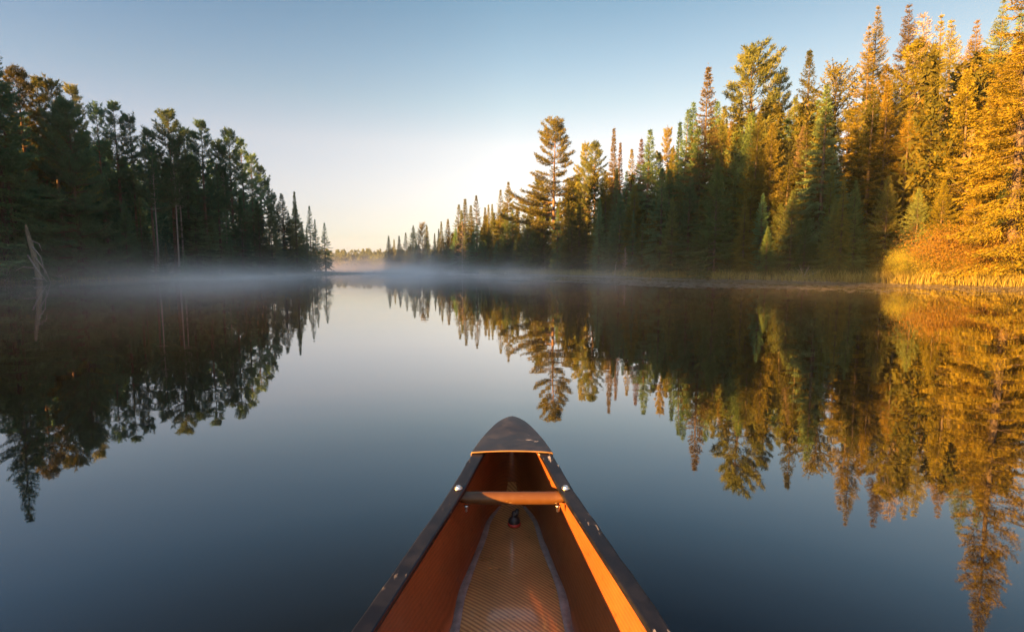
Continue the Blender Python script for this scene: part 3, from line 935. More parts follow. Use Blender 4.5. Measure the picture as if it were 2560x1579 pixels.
US = 'understorey spruces of the left bank'
for px, py, Y, k, w, v, lb in [
    (187, 478, 40, 'fir', .8, 0, 'bluish young spruce at the foot of the broad green pine'),
    (12, 520, 39, 'fir', .85, 1, 'dark young spruce at the left picture edge beside the broken snag'),
    (132, 520, 43, 'spruce', 1.1, 2, 'dark spruce just right of the broken snag on the left bank'),
    (252, 430, 47, 'spruce', 1.2, 2, 'mid-height spruce below the see-through pair of pines'),
    (332, 450, 50, 'spruce', .9, 1, 'slim spruce in the dark gap under the dome-topped pine'),
    (296, 480, 46, 'fir', .8, 0, 'broad low spruce left of the bare pale trunks'),
    (447, 400, 56, 'spruce', 1.2, 0, 'green spruce standing before the right shoulder pine'),
    (466, 470, 56, 'spruce', 1.1, 2, 'spruce right of the three bare pale trunks'),
    (520, 405, 60, 'spruce', 1.05, 3, 'column spruce with a pale trunk below it, left bank'),
    (572, 470, 60, 'spruce', 1.2, 2, 'spruce under the start of the skyline slope, left bank'),
    (615, 480, 65, 'spruce', 1.2, 0, 'spruce under the middle of the skyline slope, left bank'),
    (648, 500, 70, 'spruce', 1.2, 2, 'spruce under the ragged last pine of the left bank'),
    (385, 590, 48, 'fir', .8, 1, 'low spruce by the water under the dome-topped pine'),
    (500, 560, 55, 'fir', .8, 0, 'low spruce by the water below the sharp-topped pine'),
    (40, 610, 37, 'fir', .8, 1, 'smallest spruce by the water left of the broken snag'),
    (228, 560, 41, 'fir', .85, 0, 'low bushy spruce at the waterline right of the bluish one'),
    (330, 575, 44, 'fir', .8, 1, 'low spruce at the waterline under the slim gap spruce'),
    (440, 600, 51, 'fir', .8, 0, 'low spruce at the waterline under the bare pale trunks'),
    (550, 560, 58, 'fir', .8, 1, 'low spruce at the waterline under the slope of pines'),
    (600, 575, 63, 'fir', .8, 0, 'low spruce at the waterline near the misty left shore'),
    (668, 570, 74, 'fir', .8, 1, 'low spruce at the foot of the first pointed spruce'),
    (712, 590, 81, 'fir', .8, 0, 'low spruce at the foot of the twin-leader spruce'),
]:
    tree(px, py, Y, k, lb, US, DS, w, v)

BT = 'bare pale trunks in the dark gap of the left bank'
for px, py, Y in ((361, 340, 52), (410, 320, 54), (423, 335, 55), (531, 345, 61)):
    tree(px, py, Y, 'red_pine', 'slender pine with a long bare pale trunk in the dark gap of the left bank', BT, DP, .6, 2, inland=2.5, bark='grey_wood')

rg = random.Random(5)
FL = 'trees of the front row on the left shore'
px = 15
while px < 745:
    Y = 35.5 + px * .054 + rg.uniform(2, 6)
    tree(px, rg.uniform(600, 622) if px < 128 else rg.uniform(560, 605) if (345 < px < 445 or 240 < px < 262 or 520 < px < 560) else rg.uniform(430, 585), Y, rg.choice(['spruce', 'spruce', 'fir', 'spire']), 'conifer in the front row of the misty left shore, overlapping its neighbours', FL, rg.choice([DS, DS, 'fir']), rg.uniform(.85, 1.1), rg.randrange(4))
    px += rg.uniform(14, 34)
skyL = [(0, 210), (40, 190), (170, 225), (268, 265), (310, 300), (330, 340), (352, 335), (400, 290), (440, 325), (481, 312), (546, 335), (600, 390), (640, 460), (690, 530), (740, 560)]
def interp(tab, x):
    return float(np.interp(x, [a for a, b in tab], [b for a, b in tab]))
IL = 'trees standing deep inside the left stand'
for i in range(58):
    px = rg.uniform(-40, 690)
    Y = 36 + px * .052 + rg.uniform(9, 30)
    py = interp(skyL, px) + rg.uniform(95, 230)
    if px > 560: py = max(py, interp(skyL, px) + 90)
    tree(px, py, Y, rg.choice(['spruce', 'spruce', 'fir', 'red_pine']), 'dark conifer standing deep inside the left stand, mostly hidden by others', IL, rg.choice([DS, DP]), rg.uniform(.9, 1.2), rg.randrange(4), inland=5)

# ------------------------------------------------------------------ trees beyond the left picture edge: they shade the right bank
OL = 'trees of the left bank beyond the picture edge'
def caster(q, back, top, kind, w=1.0):
    """tree at distance q across the sunbeams, standing at X=back"""
    y = (q - .57 * -back) / .82
    put(kind, back, y, top, 'conifer of the left bank beyond the picture edge', OL, DP if 'pine' in kind else DS, w)
for q, top in ((16.9, 26.0), (18.2, 31), (19.6, 31.5), (21.0, 30), (23.0, 17), (24.5, 16.5), (26.2, 22), (27.8, 26), (29.4, 27), (31.0, 28), (33, 28), (35, 28), (37.5, 26), (40, 25), (42.5, 25), (45, 26), (48, 26)):
    caster(q, -39.5 - (q * 7 % 3), top, rg.choice(['spruce', 'spruce', 'fir']), 1.35)
    if q > 25: caster(q + 1, -50 - (q * 5 % 4), top - 1.5, rg.choice(['red_pine', 'spruce']), 1.3)
for q in (18, 21, 24):
    caster(q, -62, 16, 'spruce', 1.3)
for i in range(22):
    x, y = rg.uniform(-84, -46), rg.uniform(16, 44)
    if x / y > -1.14: x = -1.16 * y
    put(rg.choice(['spruce', 'spruce', 'fir']), x, y, rg.uniform(12.5, 15.5), 'conifer of the left bank beyond the picture edge', OL, DS, 1.4)
tree(-38, 42, 37, 'spruce', 'tall pointed spruce just beyond the left picture edge', OL, DS, 1.0, 0)

# ------------------------------------------------------------------ right bank
RB = 'trees along the right bank'
FE = 'spruces of the far misty end of the right bank'
far = [(930, 563, 126, 'spire', 1.5, None, 'first little spruce at the far left end of the right bank'),
       (943, 571, 130, 'spire', 1.3, None, 'lowest spruce next to the far end of the right bank'),
       (955, 563, 126, 'spire', 1.5, None, 'third spruce in from the far end of the right bank'),
       (971, 556, 124, 'spruce', 1.2, None, 'fourth spruce in from the far end, orange on its tip'),
       (989, 539, 121, 'fir', .8, None, 'wide-topped fir left of the orange-topped tree in the mist'),
       (1010, 534, 122, 'larch', .9, 'gold', 'orange-topped tree standing up among the far misty spruces'),
       (1021, 537, 120, 'spire', 1.4, None, 'slim spruce touching the right side of the orange-topped tree'),
       (1040, 557, 117, 'spire', 1.2, None, 'short spire in the dip right of the orange-topped tree'),
       (1050, 546, 116, 'spire', 1.2, None, 'spire left of the two sharp spires in the misty middle'),
       (1056, 528, 114, 'spire', 1.2, None, 'left one of two sharp spires in the misty middle'),
       (1072, 522, 112, 'spire', 1.5, None, 'right one of two sharp spires in the misty middle'),
       (1098, 488, 109, 'spruce', 1.3, None, 'broad spruce behind the grey dead spruce in the mist'),
       (1105, 501, 106, 'spire', 1.2, None, 'short spire close behind the grey dead spruce'),
       (1113, 473, 106, 'spire', 1.5, None, 'tall club-topped spire right of the grey dead spruce'),
       (1127, 489, 104, 'spire', 1.4, None, 'thin spire between the club-topped spire and the tall spruce'),
       (1140, 466, 103, 'spruce', 1.1, None, 'tall full spruce right of the club-topped spire'),
       (1161, 494, 100, 'spire', 1.2, None, 'first of three thin spires left of the white pine'),
       (1169, 487, 99, 'spire', 1.0, None, 'second of three thin spires left of the white pine'),
       (1178, 486, 98, 'spire', 1.0, None, 'third of three thin spires left of the white pine'),
       (1198, 452, 96, 'spruce', 1.0, None, 'brownish open spruce left of the last spruce before the white pine'),
       (1217, 433, 94, 'spruce', 1.1, None, 'tall spruce just left of the great white pine')]
for i, (px, py, Y, k, w, m, lb) in enumerate(far):
    tree(px, py, Y, k, lb, FE, m, w, i)
tree(1106, 528, 98, 'dead', 'grey dead spruce with tiers of bare branches in the mist', 'dead trees of the right bank', None, 1.25, 1)

right = [
    (1290, 425, 90, 'white_pine', 1.15, None, 1, 'lower white pine with long level boughs, left of the sunlit one'),
    (1331, 283, 84, 'white_pine', 1.22, None, 0, 'great white pine with sunlit layered top standing over the channel'),
    (1400, 336, 82, 'white_pine', .7, None, 1, 'dark-topped pine right of the great white pine'),
    (1424, 340, 80, 'red_pine', 1.1, None, 0, 'twin dark top right of the great white pine, orange on its flank'),
    (1470, 302, 77, 'spire', .85, 'red_top', 0, 'needle-thin reddish spire, the taller of two'),
    (1485, 336, 79, 'spire', .8, 'red_top', 1, 'needle-thin reddish spire, the shorter of two'),
    (1477, 398, 70, 'spire', 1.0, DS, 1, 'slim dark spire in front of the two reddish ones'),
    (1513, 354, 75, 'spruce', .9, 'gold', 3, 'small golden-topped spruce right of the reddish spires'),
    (1536, 326, 70, 'spruce', 1.0, 'brown', 1, 'grey-brown thinning spruce left of the dark pointed one'),
    (1557, 307, 66, 'spruce', 1.2, DS, 0, 'dark pointed spruce left of the small sunlit pine'),
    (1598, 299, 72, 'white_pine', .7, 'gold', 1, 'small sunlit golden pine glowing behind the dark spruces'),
    (1628, 286, 64, 'spire', 1.0, DS, 1, 'thin dark spire right of the glowing small pine'),
    (1648, 258, 62, 'spruce', 1.1, DS, 3, 'dark spruce on the rise left of the reddish spruce'),
    (1661, 236, 62, 'spruce', 1.0, DS, 1, 'ragged dark spruce touching the reddish spruce'),
    (1696, 150, 58, 'spruce', 1.1, 'red_top', 1, 'tall reddish-brown spruce left of the big spreading pine'),
    (1752, 284, 55, 'spire', 1.2, 'gold', 0, 'small golden spire before the big spreading pine'),
    (1800, 106, 60, 'white_pine', 1.15, None, 0, 'big spreading white pine, highest of the middle of the right bank'),
    (1868, 160, 62, 'white_pine', .8, None, 1, 'spreading pine reaching right behind the big white pine'),
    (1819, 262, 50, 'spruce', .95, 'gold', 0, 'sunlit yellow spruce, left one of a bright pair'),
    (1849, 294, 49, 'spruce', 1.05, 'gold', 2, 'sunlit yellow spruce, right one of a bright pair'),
    (1939, 116, 52, 'spruce', .95, None, 3, 'tall spruce with a red-brown spire standing clear of its neighbours'),
    (1981, 192, 44, 'spruce', 1.15, DS, 1, 'dark unlit column of spruce at the edge of the sunlight'),
    (2004, 163, 57, 'larch', 1.15, 'gold', 1, 'pale golden feathery tree behind the dark column spruce'),
    (2081, 54, 50, 'spruce', 1.0, None, 1, 'sunlit spruce with visible trunk, left one of two close spires'),
    (2103, 10, 51, 'spruce', .85, None, 0, 'sunlit narrow spruce, right and taller of two close spires'),
    (2177, 6, 50, 'spruce', 1.0, 'red_top', 2, 'reddish-brown spruce beside the pale bare tree'),
    (2254, 27, 47, 'spruce', 1.0, None, 1, 'golden spruce just right of the pale bare tree'),
    (2279, 43, 45, 'spruce', 1.1, None, 0, 'broad golden spruce, second right of the pale bare tree'),
    (2340, 44, 43, 'spruce', 1.0, None, 2, 'golden spruce in the dip before the tall ones at the right edge'),
    (2404, -6, 42, 'spruce', 1.0, 'fir', 0, 'greenish tall spruce cut by the top of the picture'),
    (2447, 8, 43, 'spruce', 1.0, DS, 3, 'dark unlit spruce in the top right corner'),
    (2505, -300, 30, 'spruce', 1.0, 'sun_tinted_spruce', 0, 'very tall near spruce at the right picture edge, seen whole in the reflection')]
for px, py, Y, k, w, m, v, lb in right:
    tree(px, py, Y, 'tall_spruce' if k == 'spruce' and px > 2075 else k, lb, RB, m or ('sun_tinted_spruce' if px > 2075 else None), w, v,
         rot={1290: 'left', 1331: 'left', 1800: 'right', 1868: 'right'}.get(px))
tree(2214, 20, 47, 'dead', 'pale bare sunlit tree with feathery twigs among the golden spruces', 'dead trees of the right bank', 'dead_wood', .9, 0)

MR = 'trees standing in front along the right bank'
for px, py, Y, k, w, m, lb in [
    (1448, 405, 75, 'spruce', 1.0, None, 'pointed spruce standing left of the needle-thin reddish spires'),
    (1500, 405, 73, 'spruce', 1.0, DS, 'dark spruce filling the gap right of the needle-thin reddish spires'),
    (1543, 385, 69, 'spruce', 1.0, None, 'spruce under the grey-brown thinning one'),
    (1578, 362, 67, 'spruce', 1.1, DS, 'dark spruce between the dark pointed one and the glowing small pine'),
    (1612, 352, 63, 'spruce', 1.0, None, 'spruce just left of the thin dark spire'),
    (1672, 300, 58, 'spruce', 1.1, DS, 'dark spruce under the ragged one beside the reddish spruce'),
    (1735, 250, 57, 'spruce', 1.0, None, 'spruce between the reddish spruce and the big spreading pine'),
    (1905, 230, 55, 'spruce', 1.0, None, 'spruce just left of the red-brown spire'),
    (1718, 378, 47, 'fir', .95, 'fir', 'wide deep green fir in the shade, broadest of the right bank'),
    (1262, 520, 86, 'fir', .8, None, 'dark fir under the long boughs of the lower white pine'),
    (1340, 470, 80, 'spruce', 1.1, None, 'spruce under the great white pine, right of its trunk'),
    (1388, 460, 77, 'spruce', 1.2, None, 'full spruce under the dark-topped pine'),
    (1430, 480, 72, 'spruce', 1.2, None, 'spruce left of the slim dark spire'),
    (1462, 540, 67, 'fir', .8, DS, 'low dark fir below the reddish spires'),
    (1520, 440, 64, 'spruce', 1.2, None, 'spruce below the small golden-topped one'),
    (1585, 400, 58, 'spruce', 1.3, DS, 'dark spruce below the glowing small pine'),
    (1610, 470, 54, 'fir', .8, None, 'fir left of the wide deep green fir'),
    (1655, 420, 54, 'spruce', 1.2, DS, 'spruce between the thin dark spire and the wide fir'),
    (1668, 560, 47, 'fir', .8, 'fir', 'low fir at the left foot of the wide deep green fir'),
    (1785, 470, 46, 'spruce', 1.2, None, 'shaded spruce right of the wide deep green fir'),
    (1838, 540, 44, 'fir', .8, None, 'shaded fir below the bright yellow pair'),
    (1893, 380, 47, 'spruce', 1.25, None, 'half sunlit spruce right of the bright yellow pair'),
    (1925, 300, 48, 'spruce', 1.1, 'brown', 'brown-limbed spruce with dead lower branches before the red-brown spire'),
    (1930, 520, 42, 'fir', .8, None, 'shaded fir at the foot of the brown-limbed spruce'),
    (2000, 470, 40.5, 'fir', .95, None, 'shaded fir at the foot of the dark column spruce'),
    (2050, 430, 41, 'fir', .85, None, 'fir on the very line between shade and sunlight'),
    (2095, 200, 45, 'spruce', 1.1, None, 'golden spruce below the two close spires'),
    (2140, 170, 46, 'spruce', 1.2, None, 'golden spruce between the close spires and the reddish one'),
    (2180, 250, 43, 'spruce', 1.2, None, 'golden spruce low in front of the reddish one'),
    (2232, 230, 42, 'spruce', 1.25, None, 'golden spruce in front of the pale bare tree'),
    (2290, 220, 41, 'spruce', 1.2, None, 'golden spruce in front of the broad golden one'),
    (2325, 170, 42, 'spruce', 1.1, None, 'golden spruce left of the dip at the right'),
    (2372, 220, 39, 'spruce', 1.2, None, 'golden spruce under the greenish tall one'),
    (2432, 170, 37, 'spruce', 1.3, None, 'golden spruce at the right picture edge below the dark corner one'),
    (2128, 420, 40, 'fir', .95, None, 'sunlit fir at the start of the sunlit shore'),
    (2200, 450, 38, 'fir', .95, 'fir', 'greener sunlit fir in the middle of the sunlit shore'),
    (2262, 430, 37, 'fir', .9, None, 'sunlit fir left of the leaning pale trunk'),
    (2340, 440, 35, 'fir', .9, None, 'sunlit fir right of the leaning pale trunk'),
    (2415, 400, 33.5, 'fir', .95, 'fir', 'greener sunlit fir near the right picture edge')]:
    tree(px, py, Y, 'tall_spruce' if k == 'spruce' and px > 2085 else k, lb, MR, m or ((('sun_tinted_spruce', 'spruce', 'sun_tinted_spruce')[int(px) % 3]) if px > 2085 else None), w)
tree(2322, 300, 38, 'dead', 'sunlit pale trunk leaning a little, nearly bare, in the golden trees', 'dead trees of the right bank', 'dead_wood', .55, 0, lean=(0, R(3)))
tree(1497, 590, 60, 'dead', 'low grey-brown dead spruce with drooping branches near the water', 'dead trees of the right bank', None, 1.1, 1)

FR = 'trees of the front row on the shaded right shore'
px = 938
while px < 2075:
    Y = np.interp(px, [930, 1050, 1250, 1450, 1700, 2000, 2100], [125, 105, 85, 65.5, 50, 39, 36]) + rg.uniform(1, 4)
    top = interp([(930, 575), (1010, 560), (1060, 550), (1100, 520), (1217, 490), (1331, 470), (1500, 450), (1628, 400), (1700, 380), (1939, 380), (2075, 380)], px)
    tree(px, top + (645 - top) * rg.uniform(.05, .6), Y, rg.choice(['spruce', 'spruce', 'fir', 'fir', 'spire']), 'conifer in the front row of the shaded right shore, overlapping its neighbours', FR, rg.choice([None, None, 'fir', DS]), rg.uniform(.9, 1.15), rg.randrange(4))
    px += rg.uniform(10, 24) * (60 / Y)
IR = 'trees standing deep inside the right stand'
skyR = [(930, 575), (1010, 555), (1060, 545), (1100, 510), (1140, 495), (1217, 460), (1290, 440), (1331, 400), (1424, 370), (1500, 390), (1557, 340), (1628, 310), (1661, 265), (1696, 200), (1800, 190), (1939, 200), (2004, 200), (2081, 100), (2200, 60), (2340, 90), (2450, 40), (2600, 40)]
for i in range(66):
    px = rg.uniform(940, 2560)
    sh = np.interp(px, [930, 1050, 1250, 1450, 1700, 2000, 2451, 2700], [126, 106, 86, 66, 50, 39, 30, 26])
    Y = sh + rg.uniform(5, 20)
    py = interp(skyR, px) + rg.uniform(25, 150)
    tree(px, py, Y, rg.choice(['spruce', 'spruce', 'spruce', 'fir', 'red_pine']), 'conifer standing deep inside the right stand, mostly hidden by others', IR, 'sun_tinted_spruce' if px > 2100 else rg.choice([None, None, DS]), rg.uniform(1.0, 1.25), rg.randrange(4), inland=3.5)
OR = 'trees of the right bank beyond the picture edge'
for y, h in ((26, 19), (22, 21), (18, 20), (13, 18), (8, 21), (3, 19), (-3, 20), (24, 23), (16, 23)):
    put(rg.choice(['spruce', 'fir']), 33 + rg.uniform(0, 6), y, h, 'conifer of the right bank beyond the picture edge', OR, None, 1.2)

# ------------------------------------------------------------------ shrubs at the water's edge
SL = 'low shrubs at the sunlit right shore'
for px, py, mt, w, lb in [
    (2125, 610, 'autumn', 1.5, 'golden shrub where the sunlit shore begins'), (2170, 585, 'autumn', 1.6, 'tall golden shrub below the greener sunlit fir'),
    (2215, 600, 'bush', 1.5, 'green-gold shrub at the sunlit waterline, left of the rust one'), (2245, 570, 'autumn', 1.5, 'golden shrub left of the rust-coloured one'),
    (2292, 520, 'rust', 1.6, 'rust-orange shrub glowing at the foot of the leaning pale trunk'), (2310, 590, 'autumn', 1.6, 'golden shrub under the rust-coloured one'),
    (2350, 560, 'autumn', 1.6, 'tall golden shrub right of the rust-coloured one'), (2385, 590, 'autumn', 1.7, 'bright golden shrub near the right picture edge'),
    (2425, 575, 'autumn', 1.7, 'brightest yellow shrub at the right picture edge'), (2455, 600, 'bush', 1.6, 'green-gold shrub cut by the right picture edge'),
    (2395, 525, 'rust', 1.3, 'smaller rust-tinted shrub under the greener fir at right'), (2270, 625, 'bush', 1.3, 'low green-gold shrub at the water under the leaning trunk')]:
    tree(px, py, np.interp(px, [2100, 2451], [35, 30]), 'tall_shrub', lb, SL, mt, w * .72, inland=1.1)
SS = 'low shrubs at the shaded right shore'
for px, py, kd, lb in [(1262, 625, 'bare_shrub', 'bare greyish shrub below the lower white pine'), (1300, 632, 'bare_shrub', 'bare greyish shrub right of the other bare one'),
                   (1550, 640, 'shrub', 'low dark shrub at the water below the dark pointed spruce'), (1590, 642, 'shrub', 'low dark shrub below the glowing small pine'),
                   (1640, 640, 'shrub', 'low dark shrub left of the wide fir foot'), (1760, 640, 'shrub', 'low shrub right of the wide fir foot'),
                   (1850, 638, 'shrub', 'low shrub under the bright yellow pair'), (1925, 625, 'bare_shrub', 'tangle of bare brown stems under the brown-limbed spruce'),
                   (1990, 630, 'shrub', 'low shrub under the dark column spruce'), (2050, 620, 'shrub', 'low shrub just left of the sunlit shore'),
                   (1430, 645, 'shrub', 'low shrub at the water left of the white stick'), (1370, 640, 'shrub', 'low shrub at the water below the great white pine')]:
    tree(px, py, np.interp(px, [1250, 1450, 1700, 2000, 2100], [84, 65, 49, 38, 35]), kd, lb, SS, None, 1.4, inland=.8)
SLB = 'low shrubs at the left shore'
for px in (10, 45, 95, 140, 165, 205, 260, 310, 345, 400, 455, 520, 575, 640, 700):
    tree(px, 632 + 6 * math.sin(px), 35 + px * .05, rg.choice(['shrub', 'shrub', 'bare_shrub']), 'low dull green shrub in the mist at the left waterline', SLB, None, 1.3, inland=.6)

# ------------------------------------------------------------------ dead wood
def at_water(px, Y):
    return (px - 1225.5) / 1225.5 * Y * .998
def snag():
    x = at_water(88, 35.8); y = 35.8
    root = bpy.data.objects.new('dead_tree', None); C.objects.link(root); root.location = (x, y, gz(x, y))
    tag(root, 'broken pale snag leaning at the left shore, its split top jagged', 'dead tree')
    mb = MB(); mb.tube([(.25, 0, -.4), (.12, 0, 1.0), (-.1, .05, 2.4), (-.42, .1, 3.7), (-.52, .1, 4.25), (-.50, .1, 4.45)], [.20, .17, .15, .12, .07, .015], 9)
    mb.tube([(-.3, .1, 3.5), (-.34, .02, 4.0), (-.30, 0, 4.25)], [.06, .04, .01], 6)
    mb.build('trunk', M['dead_wood'], root)
    for (a, b, c) in (((.0, 0, 2.2), (.9, -.3, 1.3), (1.5, -.5, .2)), ((-.1, 0, 2.9), (.6, -.2, 2.2), (1.0, -.4, .9)), ((.1, 0, 1.4), (-.6, -.3, 1.5), (-1.0, -.5, 1.2)), ((-.2, .1, 3.3), (.2, .2, 3.1), (.45, .1, 2.6))):
        m2 = MB(); m2.tube([a, b, c], [.045, .03, .012], 6); m2.build('branch', M['grey_wood'], root)
snag()
def log(name, pts, rads, mat, label, cat):
    mb = MB(); mb.tube(pts, rads, 7)
    o = mb.build(name, M[mat]); tag(o, label, cat); return o
x0 = at_water(95, 36)
log('fallen_log', [(x0 - .8, 35.6, .15), (x0 + .4, 35.2, .30), (x0 + 1.3, 34.9, .26)], [.10, .085, .05], 'grey_wood', 'fallen grey log lying at the waterline below the broken snag', 'log')
log('fallen_branch', [(x0 - .3, 35.6, 1.9), (x0 + .6, 35.2, .95), (x0 + 1.5, 34.9, .1)], [.05, .04, .02], 'grey_wood', 'long broken branch sloping down to the water beside the broken snag', 'branch')
xs = at_water(1468, 61.5)
log('dead_stick', [(xs - .05, 60.5, -.3), (xs, 60.5, .8), (xs + .12, 60.5, 1.75)], [.05, .04, .012], 'pale_bark', 'thin white stick standing in the water at the right shore', 'stick')

# ------------------------------------------------------------------ sedge, lily pads, far wood
def blades(name, X, Y, Z, hmin, hmax, wd, mat, label, seed):
    r = np.random.default_rng(seed); n = len(X)
    h = r.uniform(hmin, hmax, n); a = r.uniform(0, 6.28, n); l = r.normal(0, .28, (n, 2)) * h[:, None]
    P = np.stack([X, Y, Z - .05], 1); sd = np.stack([np.cos(a), np.sin(a), 0 * a], 1) * wd * .5
    mid = P + np.stack([l[:, 0] * .3, l[:, 1] * .3, h * .6], 1); tip = P + np.stack([l[:, 0], l[:, 1], h], 1)
    V = np.stack([P - sd, P + sd, mid + sd * .8, tip, mid - sd * .8], 1).reshape(-1, 3)
    b = np.arange(n)[:, None] * 5
    F = np.concatenate([b + np.array([0, 1, 2, 4]), b + np.array([4, 2, 3, 3])], 0)
    Ft = np.concatenate([np.concatenate([b + np.array([0, 1, 2]), b + np.array([0, 2, 4])], 0), b + np.array([4, 2, 3])], 0)
    o = link(name, mesh_np(name, V, Ft, [M[mat]])); tag(o, label, 'grass', kind='stuff'); return o
r = np.random.default_rng(3)
PX = r.uniform(-6, 40, 260000); PY = r.uniform(8, 130, 260000)
S = np.stack([PX, PY], 1); sd = lake_sd(S)
right_side = PX > np.interp(PY, [8, 84, 105, 130], [10, -6, -24, -45])
dens = np.clip(1.2 - np.abs(sd - .35) / 1.3, 0, 1)
ok = (r.random(len(PX)) < dens) & right_side & (sd > -.8) & (sd < 1.9)
X, Y = PX[ok], PY[ok]
blades('shore_grass', X, Y, np.maximum(ground_z(X, Y), -.1), .45, 1.0, .036, 'grass', 'yellow-green sedge along the right shore', 4)
PX = r.uniform(20, 36, 90000); PY = r.uniform(10, 40, 90000)
S = np.stack([PX, PY], 1); sd = lake_sd(S)
ok = (sd > -.9) & (sd < 1.5) & (r.random(len(PX)) < .8 * np.clip((38 - PY) / 4, 0, 1) * np.clip(1.15 - np.abs(sd - .3) / 1.5, 0, 1)) & (wob(PX * 2.3, PY * 2.3) > -.35)
X, Y = PX[ok], PY[ok]
blades('tall_grass', X, Y, np.maximum(ground_z(X, Y), -.1), .4, .95, .028, 'gold_grass', 'tall golden grass along the sunlit right shore', 6)
PX = r.uniform(-60, -15, 120000); PY = r.uniform(20, 100, 120000)
S = np.stack([PX, PY], 1); sd = lake_sd(S)
ok = (np.abs(sd - .2) < .7) & (r.random(len(PX)) < .8)
X, Y = PX[ok], PY[ok]
blades('shore_grass', X, Y, np.maximum(ground_z(X, Y), -.1), .15, .5, .03, 'grass', 'dull sedge along the left shore and the low spit', 5)

inner = np.array([(1150, 47), (1250, 38), (1450, 31), (1700, 25.5), (2100, 21.5), (2451, 18.2), (2900, 15)])
PX = r.uniform(-12, 34, 60000); PY = r.uniform(8, 85, 60000)
sd = lake_sd(np.stack([PX, PY], 1))
up = PX / PY * 1225.5 + 1225.5
lim = np.interp(up, inner[:, 0], inner[:, 1]) * (1 + .06 * wob(PX * 2.2, PY * .9))
patch = wob(PX * .9, PY * .45) * .5 + .5
near = np.clip((PY - lim) / 3.0, 0, 1)
ok = (sd < -.15) & (PY > lim) & (up > 1130) & (r.random(len(PX)) < (.15 + .85 * near) * (.35 + .65 * (patch > .42)))
ok &= ~((up < 1450) & (patch < .55) & (r.random(len(PX)) < .8))
PX, PY = PX[ok], PY[ok]
n = len(PX); k = 7
ra = r.uniform(.07, .17, n); a0 = r.uniform(0, 6.28, n)
t = np.linspace(.35, 2 * math.pi - .35, k)[None, :] + a0[:, None]
tilt = r.normal(0, .035, (n, 2))
vx = ra[:, None] * np.cos(t); vy = ra[:, None] * np.sin(t)
rim = np.stack([PX[:, None] + vx, PY[:, None] + vy, .007 + np.abs(vx * tilt[:, :1] + vy * tilt[:, 1:]) + r.uniform(0, .006, (n, 1))], -1)
cen = np.stack([PX, PY, np.full(n, .010)], -1)[:, None, :]
V = np.concatenate([cen, rim], 1).reshape(-1, 3)
b = (np.arange(n) * (k + 1))[:, None]
F = np.concatenate([np.concatenate([b, b + i, b + i + 1], 1) for i in range(1, k)], 0)
lp = link('lily_pads', mesh_np('lily_pads', V, F, [M['pads']]))
tag(lp, 'floating lily pads in a band along the right shore', 'lily pads', kind='stuff')

LV = Leaves(77); rr = np.random.default_rng(8)
for i in range(420):
    x = rr.uniform(-230, 60); y = rr.uniform(343, 420); zb = gz(x, y)
    hh = rr.uniform(6.0, 9.5); rad = hh * rr.uniform(.30, .50); m = 300
    u = rr.uniform(0, 1, m); ang = rr.uniform(0, 6.28, m); q = np.sqrt(rr.uniform(0, 1, m)) * rad * (np.sin(np.pi * np.clip(u * .85 + .12, 0, 1)) if i % 3 else (1 - u))
    P = np.stack([x + q * np.cos(ang), y + q * np.sin(ang), zb + hh * u], 1)
    LV.add(P, rr.normal(0, 1, (m, 3)), rr.uniform(.7, 1.4, m), rr.uniform(.4, .8, m))
def wood(LW, x, y, hh, m):
    zb = gz(x, y)
    u = rr.uniform(.03, 1, m); ang = rr.uniform(0, 6.28, m); q = np.sqrt(rr.uniform(0, 1, m)) * hh * .19 * (1 - u) ** .8
    LW.add(np.stack([x + q * np.cos(ang), y + q * np.sin(ang), zb + hh * u], 1), rr.normal(0, 1, (m, 3)) + np.array([0, 0, -.3]), rr.uniform(.5, .95, m), rr.uniform(.14, .26, m))
def cap(x, y, tab, drop):
    px = 1225.5 + 1225.5 * x / y
    py = interp(tab, px) + drop; v = (756 - py) / 1225.5; t = (v - TANP) / (1 + v * TANP)
    return max(3.0, t * y + 1 - gz(x, y))
LW = Leaves(78)
n = 0
while n < 190:
    x = rr.uniform(-120, -34); y = rr.uniform(38, 150)
    px = 1225.5 + 1225.5 * x / y
    if px < -250 or px > 660 or lake_sd([(x, y)])[0] < 9: continue
    wood(LW, x, y, min(cap(x, y, skyL, rr.uniform(65, 160) if y < 75 else rr.uniform(45, 95)), 21), 900); n += 1
def shade_top(q):
    return float(np.interp(q, [15.9, 17, 18.2, 19.6, 21.2, 22.3, 23.2, 24.5, 25.2, 27, 31, 35, 40, 45, 52, 57, 60, 64, 66], [23, 29, 33, 33, 31, 25, 19.5, 19.5, 24, 31, 31, 31, 30, 29.5, 28.5, 27, 18, 17, 17.5]))
n = 0  # unseen trees outside the frame, added to shade the right bank
while n < 150:
    q = rr.uniform(16.6, 66); x = rr.uniform(-72, -42); y = (q + .57 * x) / .82
    if lake_sd([(x, y)])[0] < 3 or (y > 5 and x / y > -1.12): continue
    ext = (-x - 40) / .82 * math.tan(R(SUN_EL))
    wood(LW, x, y, min(shade_top(q) + .7 * ext - 1.0, 33) * rr.uniform(.86, 1.0), 1100); n += 1
n = 0  # more unseen trees, added only to keep sun off the left bank
while n < 90:
    q = rr.uniform(66.8, 86); x = rr.uniform(-100, -56); y = (q + .57 * x) / .82
    if x / y > -1.12: continue
    wood(LW, x, y, rr.uniform(19.5, 23.5), 1100); n += 1
lw_ = link('forest', LW.mesh('forest', M['shade_tinted_spruce'], 1.5)); tag(lw_, 'wood running on behind the left bank, with unseen trees added for shade', 'forest', kind='stuff')
RWd = Leaves(79); n = 0
